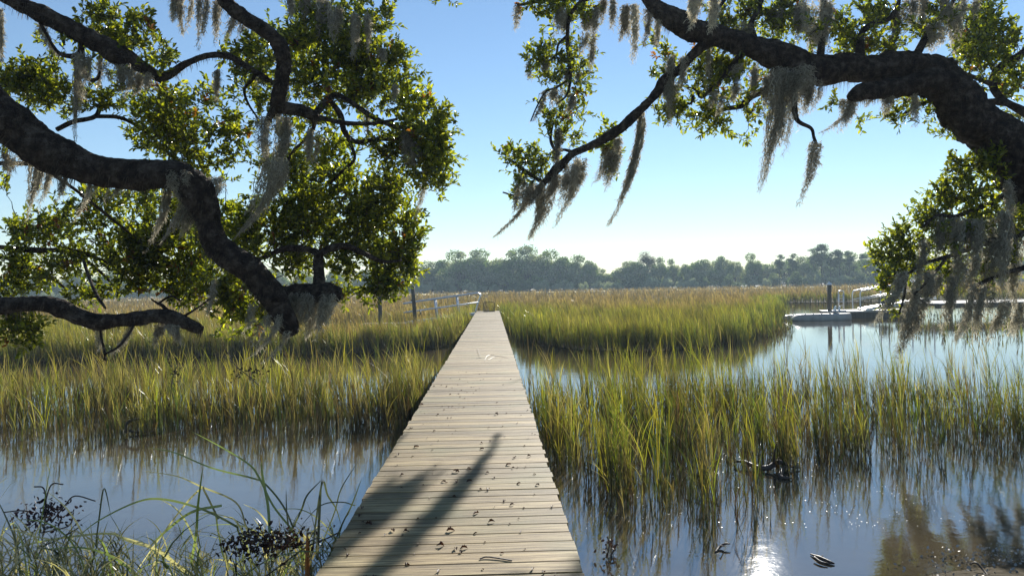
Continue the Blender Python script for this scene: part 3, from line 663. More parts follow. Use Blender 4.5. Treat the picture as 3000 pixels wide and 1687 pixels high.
def tris_tubes(mb, pts, rad, col):
    """many thin 3-sided twigs at once: pts (N,K,3), rad (N,K)"""
    N, K = pts.shape[:2]; tg = pts[:, -1] - pts[:, 0]; tg /= np.linalg.norm(tg, axis=1)[:, None] + 1e-9
    u = np.cross(tg, np.array([.31, .52, .8])); u /= np.linalg.norm(u, axis=1)[:, None] + 1e-9; w = np.cross(tg, u)
    a = np.array([0, 2.094, 4.189]); ring = np.cos(a)[None, :, None] * u[:, None] + np.sin(a)[None, :, None] * w[:, None]
    v = pts[:, :, None] + ring[:, None] * rad[:, :, None, None]
    base = np.arange(N)[:, None, None] * K * 3 + np.arange(K - 1)[None, :, None] * 3; j = np.arange(3)[None, None]; j2 = (j + 1) % 3
    q = np.stack([base + j, base + j2, base + 3 + j2, base + 3 + j], -1).reshape(-1, 4)
    mb.add(v.reshape(-1, 3), q, col=np.broadcast_to(col, (N * K * 3, 3)))
def fuzz(root, q):
    """short moss and lichen hairs growing on a limb"""
    L = np.linalg.norm(np.diff(q[:, :3], axis=0), axis=1); n = int(min(4200, 160 + L.sum() * q[:, 3].mean() * 2600))
    t = rng.random(n) * (len(q) - 1.001); i = t.astype(int); f = (t - i)[:, None]
    c = q[i, :3] * (1 - f) + q[i + 1, :3] * f; r = q[i, 3] * (1 - f[:, 0]) + q[i + 1, 3] * f[:, 0]
    tg = q[i + 1, :3] - q[i, :3]; tg /= np.linalg.norm(tg, axis=1)[:, None] + 1e-9
    dr = rng.normal(size=(n, 3)); dr -= tg * (dr * tg).sum(1)[:, None]; dr /= np.linalg.norm(dr, axis=1)[:, None]
    k = np.array([noise.noise(Vector(a) * 2.5) for a in c]) > -0.12; c, r, dr = c[k], r[k], dr[k]; n = len(c)
    b = c + dr * (r * .92)[:, None]; ll = rng.uniform(.03, .10, n) * np.clip(r / .2, .5, 1.2) * np.where(dr[:, 2] < 0, 1.5, .7)
    dn = np.array([-.1, 0, -1.0]); p = np.stack([b, b + dr * ll[:, None] * .4 + dn * ll[:, None] * .25, b + dr * ll[:, None] * .55 + dn * ll[:, None] * .8], 1)
    sd = rng.normal(size=(n, 3)); sd /= np.linalg.norm(sd, axis=1)[:, None]
    m = MB(); ribbons(m, p, np.tile(np.array([[1., .8, .3]]), (n, 1)) * .007, sd, np.array([.15, .13, .10]) * rng.uniform(.4, 1.3, (n, 1, 1)) * np.ones((1, 3, 1)))
    tag(part(m, 'limb_moss', M['moss'], root), kind='stuff')
def oak(root, limbs, blobs, lsz, greens):
    """limbs: (points (x,y,r,D) in view pixels, label); blobs: (cx,cy,rx,ry,D,density)"""
    nodes = []
    for pts, lab in limbs:
        a = np.array(pts, float); w = P(a[:, 0] * KS, a[:, 1] * KS, a[:, 3]); r = a[:, 2] * KS / F * a[:, 3]
        big = r.max() > 0.09
        q = catmull(np.column_stack([w, r]), 14 if big else 5)
        if big: q[:, :3] += np.array([[noise.noise(Vector(v_[:3]) * 1.7 + Vector((k_ * 9, 0, 0))) for k_ in range(3)] for v_ in q]) * q[:, 3:4] * .35
        m = MB(); m.tube(q[:, :3], np.maximum(q[:, 3], .004), 28 if big else 8, rough=(0.20 if r.max() > .3 else 0.30) if big else 0.16, seed=len(nodes) * .37)
        tag(part(m, 'limb', M['bark'], root, True), lab)
        if r.max() > 0.05: fuzz(root, q)
        nodes.append(q[:, :3])
    nodes = np.vstack(nodes)
    cen = []; cD = []
    for (cx, cy, rx, ry, D, dens) in blobs:
        area = math.pi * rx * ry; n = max(4, int(area / 145 * dens)); nt_ = int(n * 5); k = 0
        d_ = rng.normal(size=(n * 5, 3)); d_ /= np.linalg.norm(d_, axis=1)[:, None]; rr = rng.random(n * 5) ** 0.42
        d_ *= rr[:, None]
        sc = KS / F * D
        dep = min(0.5 * (rx + ry) * sc, 1.1)
        p = P((cx + d_[:, 0] * rx) * KS, (cy + d_[:, 1] * ry) * KS, D + d_[:, 2] * dep)
        keep = [i for i in range(len(p)) if noise.noise(Vector(p[i]) * (3.4 * 10 / D)) > -0.10 + rng.normal(0, .07)]
        p = p[keep][:max(3, min(n, int(len(keep) * .42)))]; cen.append(p); cD.append(np.full(len(p), D))
    cen = np.vstack(cen); cD = np.concatenate(cD)
    d0 = np.array([np.min(((nodes - c) ** 2).sum(1)) for c in cen]); order = np.argsort(d0)
    cap = np.empty((len(nodes) + 4 * len(cen), 3)); cap[:len(nodes)] = nodes; nn = len(nodes)
    TW = []; TR = []
    for i in order:
        c = cen[i]; dd = ((cap[:nn] - c) ** 2).sum(1); j = int(np.argmin(dd)); s = cap[j]; L = math.sqrt(dd[j])
        mid = (s + c) / 2 + rng.normal(0, 0.10 * L, 3) + np.array([0, 0, 0.06 * L])
        pts = np.array([s, lerp(s, mid, .55) + rng.normal(0, .04 * L, 3), mid, lerp(mid, c, .6) + rng.normal(0, .04 * L, 3), c])
        TW.append(pts); r0 = 0.0045 * cD[i] / 10 + 0.010 * L; TR.append(np.linspace(r0, 0.0022 * cD[i] / 10, 5))
        cap[nn:nn + 4] = pts[1:]; nn += 4
    m = MB(); tris_tubes(m, np.array(TW), np.array(TR), np.array([.1, .08, .06])); tag(part(m, 'twigs', M['bark'], root), kind='stuff')
    # leaves round every twig end
    TWa = np.array(TW); ends = TWa[:, -1]; dirs = TWa[:, -1] - TWa[:, -3]; dirs /= np.linalg.norm(dirs, axis=1)[:, None] + 1e-9
    Ds = cD[order]
    dirs = dirs * .6 + rng.normal(0, .45, dirs.shape) + np.array([0, 0, .35]); dirs /= np.linalg.norm(dirs, axis=1)[:, None]
    nl = 12; m = MB(); st = MB()
    tl = (0.155 * Ds / 10 * rng.uniform(.6, 1.3, len(ends)))
    brown = rng.random(len(ends)) < 0.018
    tone = np.array([noise.noise(Vector(e_) * 1.3) for e_ in ends])
    sp = np.stack([ends - dirs * tl[:, None] * .3, ends + dirs * tl[:, None] * .3, ends + dirs * tl[:, None]], 1)
    tris_tubes(st, sp, np.tile(np.array([[.0026, .002, .0012]]), (len(ends), 1)) * (Ds / 10)[:, None], np.array([.14, .12, .06]))
    for k in range(nl):
        t = (k + .5) / nl; ok = rng.random(len(ends)) < 0.9
        b = (ends + dirs * (tl * (t * 1.3 - .3))[:, None])[ok]
        rnd = rng.normal(size=(len(b), 3)); ax = np.cross(dirs[ok], rnd); ax /= np.linalg.norm(ax, axis=1)[:, None] + 1e-9
        dv = dirs[ok] * (0.35 + .7 * t) + ax * .85 + np.array([0, 0, .12]); dv /= np.linalg.norm(dv, axis=1)[:, None]
        nr = rng.normal(0, .45, (len(b), 3)) + np.array([0, 0, 1.0]); nr /= np.linalg.norm(nr, axis=1)[:, None]
        L = lsz * Ds[ok] / 10 * rng.uniform(.7, 1.25, len(b)); Wd = L * rng.uniform(.42, .6, len(b))
        c = np.array(greens)[rng.integers(len(greens), size=len(b))] * rng.uniform(.7, 1.3, (len(b), 1)) * (1 + .5 * tone[ok])[:, None]
        c = np.where(brown[ok][:, None], np.array([.17, .07, .03]) * rng.uniform(.6, 1.3, (len(b), 1)), c)
        leaves_mesh(m, b, dv, nr, L, Wd, np.clip(c, .004, 1))
    tag(part(st, 'leaf_stems', M['bark'], root), kind='stuff'); tag(part(m, 'foliage', M['oak_leaf'], root), kind='stuff')
    return nodes
GREENS = [(0.11, 0.135, 0.022), (0.16, 0.18, 0.026), (0.23, 0.235, 0.035), (0.06, 0.08, 0.024)]
D1 = 10.0; SR = 0.775
def pl(s, D, lab=None):
    """'x,y,r x,y,r ...' -> points; D one number or (start, end)"""
    a = [tuple(map(float, t.split(','))) for t in s.split()]; n = len(a)
    d0, d1 = (D, D) if not isinstance(D, tuple) else D; d0, d1 = (d0 * (SR if d0 > 14 else 1), d1 * (SR if d1 > 14 else 1))
    return [(x, y_, r, d0 + (d1 - d0) * i / max(1, n - 1)) for i, (x, y_, r) in enumerate(a)], lab
tb = P(-950, 1300, 8.5)
left = empty('live_oak', (tb[0], tb[1], 0.4), 'big live oak reaching in from the left with sawn limbs and drooping leafy branches', 'tree')
LL = [
 pl('-420,900,95 -400,600,90 -330,360,85 -220,270,72 -100,235,60 0,293,53 60,335,50 120,375,50 180,402,43 250,430,37 330,437,38 400,437,37 455,442,38 490,470,44 508,515,40 516,560,31 532,605,32 570,645,33 620,675,33 660,712,33 690,752,31 712,790,29 726,820,27 736,842,17', (8.8, 9.6), 'thick main limb bending down to a sawn end'),
 pl('-330,560,60 -250,700,40 -150,760,28 -60,766,22 0,768,20 60,764,21 110,766,20 160,781,21 200,800,18 250,809,21 300,803,17 350,798,18 400,793,19 440,802,18 470,815,17 497,826,16 512,830,9', (8.7, 8.9), 'low crooked limb with a rounded stub end'),
 pl('-240,270,60 -160,60,40 -60,-40,24 20,-5,18 60,15,19 120,42,22 180,76,22 240,110,24 300,146,26 340,162,21 370,177,16 400,195,13 430,185,10 470,160,9 520,142,8 570,140,8 610,160,8 650,185,7 690,212,5', (8.8, 10.4), 'upper limb crossing the top left corner'),
 pl('-160,60,40 80,-200,34 300,-260,30 460,-160,26 540,-50,21 570,8,19 610,40,19 660,75,20 700,112,20 713,152,19 708,200,17 700,240,18 696,268,18 722,276,16 760,278,14 790,292,13 800,300,8', (9.0, 10.2), 'limb curving down from the top and turning right'),
 pl('790,292,10 815,262,9 838,240,7 872,250,6 930,290,7 990,318,5 1040,322,3', (10.2, 10.6)),
 pl('795,294,8 830,302,6 870,310,6 935,311,5 1000,300,3', (10.2, 10.0)),
 pl('832,254,6 856,290,8 868,335,7 900,358,6 950,350,5 1000,352,4 1060,330,3', (10.2, 10.9)),
 pl('870,330,5 880,358,5 892,400,4 862,430,4 830,462,3', (10.3, 10.8)),
 pl('792,298,7 786,330,5 762,358,4 738,380,4 716,425,3 700,470,2', (10.2, 10.6)),
 pl('696,268,12 682,288,10 672,310,7 670,340,4', (10.1, 10.0)),
 pl('690,725,14 712,735,19 750,733,20 800,738,22 838,740,22 848,752,12', (10.2, 9.9), 'stub wrapped in grey moss'),
 pl('800,738,17 803,700,14 800,660,13 800,640,11 775,628,8 720,625,9 680,640,7 640,655,5 610,650,3', (10.0, 10.6)),
 pl('800,642,9 830,625,9 872,620,8 920,640,7 962,658,5 1010,655,3', (10.0, 10.8)),
 pl('-60,618,7 0,622,6 60,628,7 120,630,7 170,628,5 220,640,5 262,656,4 300,668,3', (11.8, 12.0)),
 pl('165,630,5 208,650,5 248,680,4 275,706,3', (11.9, 12.2)),
 pl('-50,640,6 0,645,5 60,665,4 120,690,3 170,730,3', (12.0, 12.2)),
 pl('0,411,6 82,414,5 120,432,5 189,477,4 258,532,4 330,590,3', (9.8, 11.4)),
 pl('143,326,6 186,306,6 240,293,6 257,253,5 283,230,4 340,222,2', (9.6, 10.4)),
 pl('240,293,5 300,296,5 345,318,4 400,360,3', (9.9, 10.6)),
 pl('620,165,5 640,190,5 615,225,4 625,262,3 650,300,2', (10.3, 10.6)),
 pl('210,655,4 225,700,4 245,745,4 265,775,3', (10.0, 9.2)),
 pl('430,795,6 410,770,5 395,762,3 380,752,2', (8.9, 8.8)), pl('395,765,3 430,745,3 455,755,2 470,735,1.5', (8.9, 9.0)), pl('455,800,4 480,785,3 510,765,2 530,750,1.5', (8.9, 8.7)),
 pl('265,905,3 262,880,3 255,850,3 250,812,3', (8.6, 8.8)), pl('262,892,2.5 300,870,3 330,830,3 340,806,3', (8.6, 8.8)),
 pl('98,52,4 110,75,4 130,110,4 150,135,5 182,142,6 200,130,5 205,105,5', (9.2, 9.4)), pl('190,140,6 193,180,5 192,240,5 190,300,3', (9.4, 9.4)), pl('205,120,7 210,170,6 222,200,5 245,198,4 252,180,3', (9.4, 9.3)),
]
Bq = lambda s, D: [(*b_[:4], b_[4] * (SR if b_[4] > 14 else 1), b_[5]) for b_ in Bq0(s, D)]
Bq0 = lambda s, D: [(*map(float, t.split(',')[:4]), D, float(t.split(',')[4]) if len(t.split(',')) > 4 else 1.0) for t in s.split()]
LB = (Bq('250,50,65,38 330,85,75,50 390,150,45,50 300,110,60,30 120,145,30,20,.6 60,195,70,35 20,215,40,35 120,225,90,50 170,250,70,40 240,255,50,30,.7', 9.8) +
      Bq('380,255,95,40,.7 430,300,70,35,.8 450,350,90,60 380,330,60,50,.8 500,400,45,40 550,240,45,45,.8 620,195,60,45,.8 600,130,60,30,.7 640,110,50,50,.7 590,330,50,45 560,390,35,30,.8 660,250,30,40,.6 120,400,60,20,.5 10,400,30,20,.5', 10.5) +
      Bq('790,50,90,60 870,50,90,60 950,45,45,45,.7 760,110,60,50,.8 840,130,110,60 930,150,90,60 1000,155,40,38 880,215,120,55 960,240,85,50 790,200,60,40,.7 1050,262,55,38,.75 1108,320,40,55 1050,340,85,60 980,340,80,45,.8 1085,420,60,65 1120,370,30,60 1000,400,60,45,.7 1110,470,28,30,.8', 10.7) +
      Bq('820,380,60,35,.8 780,420,85,55,.9 740,480,80,50,.8 880,450,90,40,.75 960,470,90,50,.85 700,420,50,60,.6 850,520,130,50 950,545,110,55,1.1 1010,590,60,45 760,560,110,50 680,540,70,55,.8 610,560,70,55 650,610,80,40 740,620,80,30,.8 560,600,40,40,.7', 11.2) +
      Bq('880,600,100,45 950,640,85,45 1010,690,45,40 985,720,45,35 1010,640,50,40 920,705,70,40,.8 860,680,60,50,.7 940,745,35,22,.9 760,665,60,30,.7 600,720,80,55,1.1 560,770,50,50 630,780,60,50,1.1 580,810,50,30,.8 700,660,50,30,.7 535,700,50,40,.8 850,750,40,30,.6 1035,665,25,35,.7', 11.3) +
      Bq('430,540,90,60 350,590,90,50,.9 430,610,100,60,1.1 300,650,90,45,.8 400,670,100,50,1.1 460,690,60,45 340,710,80,30,.8 230,560,60,45,.7 130,520,50,40,.5 150,575,70,40,.8 50,585,60,40,.8 240,500,90,35,.6 330,500,70,30,.6 60,650,70,40,.6 90,690,90,45,.8 30,725,50,35,.8 170,660,70,35,.6 230,740,70,35,.7 470,745,60,30,.8 510,640,50,50,.7 420,725,50,18,.8 20,480,30,25,.4', 11.9) +
      Bq('820,340,290,320,.16 660,620,200,120,.25 760,200,120,160,.25', 11.0) + Bq('280,610,300,110,.22', 12.0) + Bq('230,170,230,140,.16 440,300,120,100,.3', 10.0) +
      Bq('50,820,65,35,.9 60,860,50,25,.6 20,790,35,25,.8', 9.3))
oak(left, LL, LB, 0.070, GREENS)
D2 = 17.5
tb = P(3560, 1000, 18.0 * 0.775)
right = empty('live_oak', (tb[0], tb[1], 0.3), 'huge live oak arching in from the right edge with moss-hung limbs', 'tree')
RL = [
 pl('3030,900,120 2900,750,105 2760,620,90 2640,505,76 2560,402,63 2500,340,57 2440,280,55 2400,230,53 2360,197,50 2300,177,42 2220,171,38 2150,179,35 2080,181,37 2020,165,38 1960,136,36 1900,116,30 1850,101,27 1800,91,27 1750,76,30 1700,46,28 1662,24,22 1640,0,18 1600,-60,17 1500,-120,14', (18.0, 17.0), 'massive main limb arching over the channel'),
 pl('2400,215,30 2385,165,27 2383,145,16', (17.6, 17.6), 'round knob on top of the arch'),
 pl('2360,200,34 2300,208,29 2230,224,24 2180,231,22 2148,240,17 2136,246,8', (17.4, 17.0), 'broken stub below the main limb'),
 pl('1790,95,18 1745,138,14 1705,178,12 1672,200,11 1650,235,11 1620,270,12 1590,300,12 1560,325,13 1530,347,12 1500,361,10 1465,375,9 1440,386,10 1412,414,11 1392,436,12 1370,460,9 1350,482,7 1328,502,5', (17.2, 18.5), 'long drooping branch reaching left'),
 pl('1445,384,5 1420,377,4 1398,378,4 1385,350,4 1392,310,3 1410,285,2', (18.3, 18.6)), pl('1370,462,6 1335,440,5 1300,415,4 1280,400,2', (18.4, 18.6)), pl('1350,482,4 1300,492,3 1265,484,2', (18.4, 18.6)),
 pl('1640,-10,10 1560,-15,8 1480,-5,7 1440,30,5 1428,73,5 1430,143,5 1435,200,4 1425,240,3 1400,262,2', (17.2, 17.4)), pl('1428,90,4 1405,112,3 1398,140,3 1370,160,2', (17.3, 17.5)), pl('1432,200,3 1400,220,3 1372,232,2 1350,270,2 1335,305,1.5', (17.4, 17.5)),
 pl('1480,-5,6 1380,0,5 1300,15,3', (17.3, 17.5)), pl('1560,-60,8 1400,-90,7 1180,-60,5 1120,-10,3', (17.0, 17.0)),
 pl('1960,150,14 1935,215,9 1888,243,8 1862,266,7 1810,277,5 1770,300,3', (17.4, 18.4)), pl('1880,120,10 1830,180,6 1800,215,5 1765,245,4 1750,226,3 1717,217,2', (17.4, 18.2)), pl('1745,240,3 1735,262,3 1700,245,2 1680,232,1.5', (18.0, 18.2)),
 pl('2000,190,12 1998,240,8 2004,300,6 2040,323,4.5 2047,345,4 2054,362,3', (17.2, 17.0)),
 pl('2164,150,13 2164,110,9 2170,80,8 2200,60,8 2237,47,7 2257,18,6 2265,-20,4', (17.5, 17.8)), pl('2060,170,12 2068,100,9 2070,30,8 2075,-40,6', (17.5, 17.4)), pl('2300,150,12 2330,90,8 2345,60,6 2390,30,5 2400,-20,4', (17.5, 18.2)),
 pl('1900,110,10 1890,60,7 1910,20,6 1920,-30,4', (17.5, 18.0)), pl('1780,80,8 1800,30,6 1840,-20,4', (17.4, 17.6)),
 pl('2640,60,12 2574,133,10 2517,167,9 2497,207,9 2517,247,9 2570,277,10 2640,310,12', (18.6, 18.6)), pl('2660,320,14 2576,283,11 2527,261,9 2487,257,8 2470,275,4', (18.6, 18.2)), pl('2494,212,6 2444,192,5 2411,180,4', (18.4, 17.9)), pl('2505,185,5 2485,150,5 2467,120,4 2450,90,3', (18.5, 18.6)),
 pl('2400,250,10 2340,255,6 2300,270,5 2270,290,3', (17.8, 18.4)), pl('2460,320,10 2420,325,6 2395,332,3', (18.0, 18.3)),
 pl('2620,470,20 2560,475,11 2500,508,7 2437,532,6 2400,546,5 2357,542,4 2320,570,3', (17.8, 17.2)), pl('2540,480,7 2490,470,5 2440,496,5 2400,499,4 2373,520,3', (17.7, 17.6)), pl('2640,560,18 2560,590,9 2480,610,7 2400,640,6 2330,660,4 2280,690,3', (17.6, 17.0)),
 pl('2660,640,14 2590,670,8 2520,690,6 2450,720,4', (17.4, 17.0)), pl('2280,690,3 2275,740,3 2262,790,2', (17.0, 16.8)), pl('2380,650,4 2340,700,4 2300,740,3', (17.0, 16.8)),
]
RB = (Bq('1118,8,34,28,1.2', 16.5) + Bq('1420,180,90,160,.22 1860,200,150,120,.3 2150,70,260,70,.3 2480,120,110,120,.4 2420,600,150,160,.25 1700,230,40,90,.5', 18.0) +
      Bq('1325,10,40,22 1395,22,60,30 1460,22,50,30 1480,50,25,20,.7 1365,138,38,34 1330,152,15,12,.8 1432,168,42,36 1395,205,32,22,.9 1445,240,22,18,.8 1418,190,30,25,.8', 17.4) +
      Bq('1410,298,40,26 1392,335,36,45 1440,345,16,26,.8 1300,395,50,32 1370,398,45,28 1325,432,45,28 1288,490,20,15,.9 1350,450,25,25,.8 1535,325,28,28 1520,365,36,28 1530,408,26,20,.8', 18.5) +
      Bq('1655,102,20,22,.8 1665,128,24,26,.8 1640,185,16,14,.8 1685,200,30,40,.9 1665,280,20,25,.9 1700,260,30,40,.8', 17.8) +
      Bq('1900,35,85,40 1850,62,60,30 1960,60,50,45 1800,20,45,22,.8 1990,20,40,30,.7 1790,195,55,38 1845,175,60,38 1770,150,30,20,.7 1765,310,40,30 1830,312,38,20,.9 1740,245,22,18,.8 1800,270,45,30,.8 1882,292,15,26,.9 1870,346,16,11,1.1', 18.2) +
      Bq('2030,60,35,45,.6 2110,60,50,42,.8 2140,112,60,28 2200,35,55,35,.9 2210,110,50,25 2260,110,30,20 2300,75,40,35,.6 2365,40,50,45,.8 2090,262,18,18,.9 2160,302,13,11,.9 2285,262,50,25,.8 2265,300,35,20,.9 2340,290,25,25,.7 2385,332,22,26', 18.0) +
      Bq('2450,60,75,55,.9 2505,120,75,55 2540,205,50,60 2480,25,50,35,.8 2425,130,35,35,.7 2560,300,30,30,.6 2470,170,35,35,.7', 19.0) +
      Bq('2450,425,75,32 2510,420,60,40 2420,480,70,38 2375,515,50,38 2330,560,55,36,1.1 2275,602,60,32,1.1 2225,632,35,26 2245,675,50,50,1.1 2235,725,28,26 2300,650,45,45 2380,600,60,40,.7 2450,590,70,55,.7 2545,570,40,60,.8 2400,680,50,45,.6 2250,790,11,20,1.1 2500,690,60,50,.5 2555,640,30,60,.8 2330,720,30,30,.6 2460,520,60,40,.8', 17.6))
oak(right, RL, RB, 0.064, GREENS)

# ---------------------------------------------------------------- Spanish moss
def moss(x0, y0, x1, y1, w, D, label, group, dens=1.0, bright=1.0, thick=1.0):
    x0, y0, x1, y1, w = [v * KS for v in (x0, y0, x1, y1, w)]
    if D > 14: D *= SR
    sc = D / F; L = math.hypot(x1 - x0, y1 - y0) * sc; Wm = w * sc
    K = 18; N = int((18 + w * 1.5 * dens + (y1 - y0) * .14) * dens); N = max(N, 16)
    A = P(x0, y0, D); B = P(x1, y1, D)
    nr = max(3, int(w / 8)); cc = rng.normal(0, .42, (nr, 2)); ri = rng.integers(nr, size=N); off = (cc[ri] + rng.normal(0, .12, (N, 2))) * Wm; lr = rng.uniform(.45, 1.0, nr); lr[0] = 1
    t0 = rng.random(N) ** 1.7 * 0.55; t1 = np.clip(t0 + rng.uniform(.12, .75, N), 0, 1); t1[:max(3, N // 8)] = 1.0; t1 = t1 * lr[ri] if w > 14 else t1; t0 = np.minimum(t0, t1 * .7)
    s = np.linspace(0, 1, K)[None]; t = t0[:, None] + (t1 - t0)[:, None] * s
    def path(t):
        bx = (t ** 1.8)[..., None]; c = A + (B - A) * t[..., None]
        hor = B - A; hor = np.array([hor[0], hor[1], 0]); return c - hor * t[..., None] + hor * bx
    c = path(t); tp = np.clip(1 - t, 0, 1) ** 0.6 * (0.75 + .25 * np.sin(t * 3.1))
    p = c + np.stack([off[:, :1] * tp, off[:, 1:] * tp, np.zeros_like(tp)], -1)
    ph = rng.uniform(0, 6.28, (N, 1)); fr = rng.uniform(8, 22, (N, 1)); am = rng.uniform(.008, .035, (N, 1)) * D / 10 * thick
    p[..., 0] += np.sin(ph + s * fr) * am; p[..., 1] += np.cos(ph * 1.3 + s * fr * 1.1) * am
    p += rng.normal(0, .006 * D / 10, p.shape)
    wd = (0.0105 * D / 10 * rng.uniform(.5, 1.3, (N, 1))) * np.clip(1.1 - s * .8, .25, 1)
    sd = rng.normal(size=(N, 3)); sd[:, 2] *= .3; sd[:, 0] += .4; sd /= np.linalg.norm(sd, axis=1)[:, None]
    cb = np.array([.40, .38, .31]) * bright  # lit strands lighter, dark ones darker: sunlight put into the moss colour
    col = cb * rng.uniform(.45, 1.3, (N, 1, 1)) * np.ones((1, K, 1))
    m = MB(); ribbons(m, p, wd, sd, col)
    # curls standing off the strands
    M2 = int(N * 7); i = rng.integers(N, size=M2); k = rng.integers(1, K - 1, size=M2); b = p[i, k]
    dr = rng.normal(size=(M2, 3)); dr[:, 2] = -np.abs(dr[:, 2]) * .9; dr /= np.linalg.norm(dr, axis=1)[:, None]
    ll = rng.uniform(.025, .075, M2) * D / 10; q = np.stack([b, b + dr * ll[:, None] * .5, b + dr * ll[:, None] * .9 + np.array([0, 0, -.25]) * ll[:, None]], 1)
    sd = rng.normal(size=(M2, 3)); sd /= np.linalg.norm(sd, axis=1)[:, None]
    ribbons(m, q, np.tile(np.array([[1., .8, .3]]), (M2, 1)) * .008 * D / 10, sd, (cb * rng.uniform(.6, 1.4, (M2, 1, 1))) * np.ones((1, 3, 1)))
    o = m.build('spanish_moss', M['moss']); centre(o, A); tag(o, label, 'moss', group); return o
def mosses(rows, D, label, group):
    for t in rows.split():
        a = list(map(float, t.split(','))); moss(*a[:5], D + rng.normal(0, .15), label, group, *(a[5:]))
mosses('0,20,2,160,12 30,390,20,440,45,.8 105,60,150,150,14', 9.2, 'grey moss by the left frame edge around the upper oak limb', 'moss at the left edge')
mosses('192,130,185,365,30 212,130,222,215,24 310,165,310,250,55 345,180,340,240,40 250,150,245,220,22,.7 375,185,368,230,20', 9.4, 'moss hanging under the upper left limb of the left oak', 'moss under the upper left limb')
mosses('440,-10,435,60,22 470,-15,462,90,32 512,-15,500,130,34 545,0,538,120,22 585,25,560,110,24,.8 625,30,600,110,30,.7 735,-10,735,60,22 770,-10,765,50,36 815,-10,800,95,34 850,10,845,120,30 890,30,885,150,26 925,30,930,150,22 960,120,965,160,18,.7', 10.2, 'moss hanging from the top edge above the left oak canopy', 'moss along the top left')
mosses('550,175,545,265,20 655,165,650,230,20,.7 700,235,695,330,34 395,210,420,235,12,.6 990,215,985,265,14,.7 1040,330,1040,430,44,1.2,.7 925,270,922,340,8,.5', 10.4, 'short moss tuft among the leafy twigs of the left oak', 'moss tufts in the left canopy')
moss(688, 290, 672, 470, 62, 10.0, 'broad dark drape of moss below the bend of the limb curving down from the top', 'moss drapes of the left oak', 1.6)
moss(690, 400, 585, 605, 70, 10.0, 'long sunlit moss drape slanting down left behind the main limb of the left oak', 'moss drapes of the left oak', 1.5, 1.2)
moss(790, 325, 770, 440, 30, 10.3, 'single sunlit moss tassel under the fork in the middle of the left canopy', 'moss drapes of the left oak', 1.3, 1.2)
moss(1078, 395, 1045, 560, 16, 10.9, 'thin moss streamer at the right edge of the left oak canopy', 'moss drapes of the left oak', 1.0)
mosses('95,400,62,560,30 130,425,90,530,24 165,440,138,510,14 232,445,185,560,20,.8,1.2 300,455,255,510,20,.7 60,370,50,420,40,.6 350,440,330,490,30,.7', 9.3, 'moss hanging below the thick main limb at far left', 'moss under the main limb')
mosses('425,460,360,640,22 470,480,400,620,26,.8 490,500,455,600,60,1.2 500,440,500,540,70,1.4 450,430,455,500,50,1.1 540,700,522,790,10,.7', 9.3, 'moss wrapped round the elbow of the main limb of the left oak', 'moss at the limb elbow')
mosses('838,738,795,860,40,1.3,1.25 800,740,765,855,40,1.2,1.1 770,735,745,840,34,1.2 820,730,820,800,50,1.2,.8 740,735,690,840,36,1.1,.8', 9.9, 'moss beard hanging from the mossy stub beside the sawn main limb', 'moss on the stub')
mosses('700,790,620,905,44,.8 680,770,640,880,40,.8 640,760,600,870,24,.6 720,830,655,915,12,.5', 9.4, 'wispy moss blown left of the sawn end of the main limb', 'moss at the sawn end')
mosses('250,815,252,890,18,.8 332,812,275,895,12,.8 405,812,385,872,20 440,818,452,862,12 425,815,440,850,16', 8.8, 'small moss tuft hanging under the low crooked limb at left', 'moss under the low limb')
mosses('1302,15,1298,75,14,.7,1.2 1400,25,1395,92,30 1425,30,1420,90,20 1480,30,1478,90,24 1500,20,1488,110,18 1520,0,1512,60,16 1545,0,1538,75,14 1572,15,1558,105,15 1590,10,1582,95,26 1602,10,1592,165,18,1,1.3 1628,10,1618,118,14,1,.8 1655,30,1648,125,12,1,1.3 1470,80,1460,140,18,.7 1495,90,1482,185,12,.8', 17.3, 'moss fringe along the top edge left of the arching limb', 'moss fringe top centre')
moss(1742, -12, 1733, 78, 26, 16.2, 'bright sunlit moss tassel hanging in front of the arching limb, left of a pair', 'bright tassels', 1.5, 1.7)  # sunlight on this pair is painted by a lighter moss colour
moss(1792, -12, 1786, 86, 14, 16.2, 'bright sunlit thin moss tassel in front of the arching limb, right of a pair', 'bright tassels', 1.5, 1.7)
mosses('1372,140,1375,200,16 1428,175,1432,215,16 1370,228,1338,305,9,.8 1400,222,1385,272,26,.8 1442,235,1425,285,12 1330,155,1330,200,6,.5 1460,175,1455,215,8,.6', 17.5, 'moss on the small hanging twigs left of the drooping branch', 'moss on the hanging twigs')
mosses('1692,140,1685,300,32,1.2 1722,140,1705,250,20 1668,190,1660,250,14 1780,115,1775,230,12,.6 1690,200,1680,320,34', 17.4, 'moss bunched on the steep part of the drooping branch', 'moss on the steep branch')
moss(1612, 285, 1528, 570, 20, 18.0, 'longest thin moss streamer under the middle of the drooping branch', 'moss streamers', 1.6)
mosses('1535,365,1495,460,30,1.1 1545,375,1522,485,34,1.1 1560,345,1560,400,20,.8,1.2 1450,395,1390,575,26,1.1 1455,400,1430,520,40,1.2 1435,410,1405,545,30 1400,320,1395,450,22,1,.7', 18.2, 'moss beard under the drooping branch of the right oak', 'moss beards of the drooping branch')
mosses('1372,465,1328,605,24,1.3 1345,460,1310,530,44,1.2 1330,470,1238,598,10,1 1310,440,1290,545,18 1355,470,1350,560,20 1390,440,1375,500,34,1.1', 18.4, 'moss streamer at the leafy tip of the drooping branch', 'moss at the branch tip')
mosses('1955,170,1908,485,40,1.5 1985,195,1968,395,26,1.1 1975,170,1960,300,70,1.4 2030,190,2022,290,36,1.2 2045,200,2040,280,22 1932,190,1920,300,26 1900,165,1892,255,26 1860,160,1850,230,20,.7 1995,230,2010,330,14,.8,1.3', 17.2, 'heavy moss curtain under the middle of the arching limb', 'heavy moss curtain')
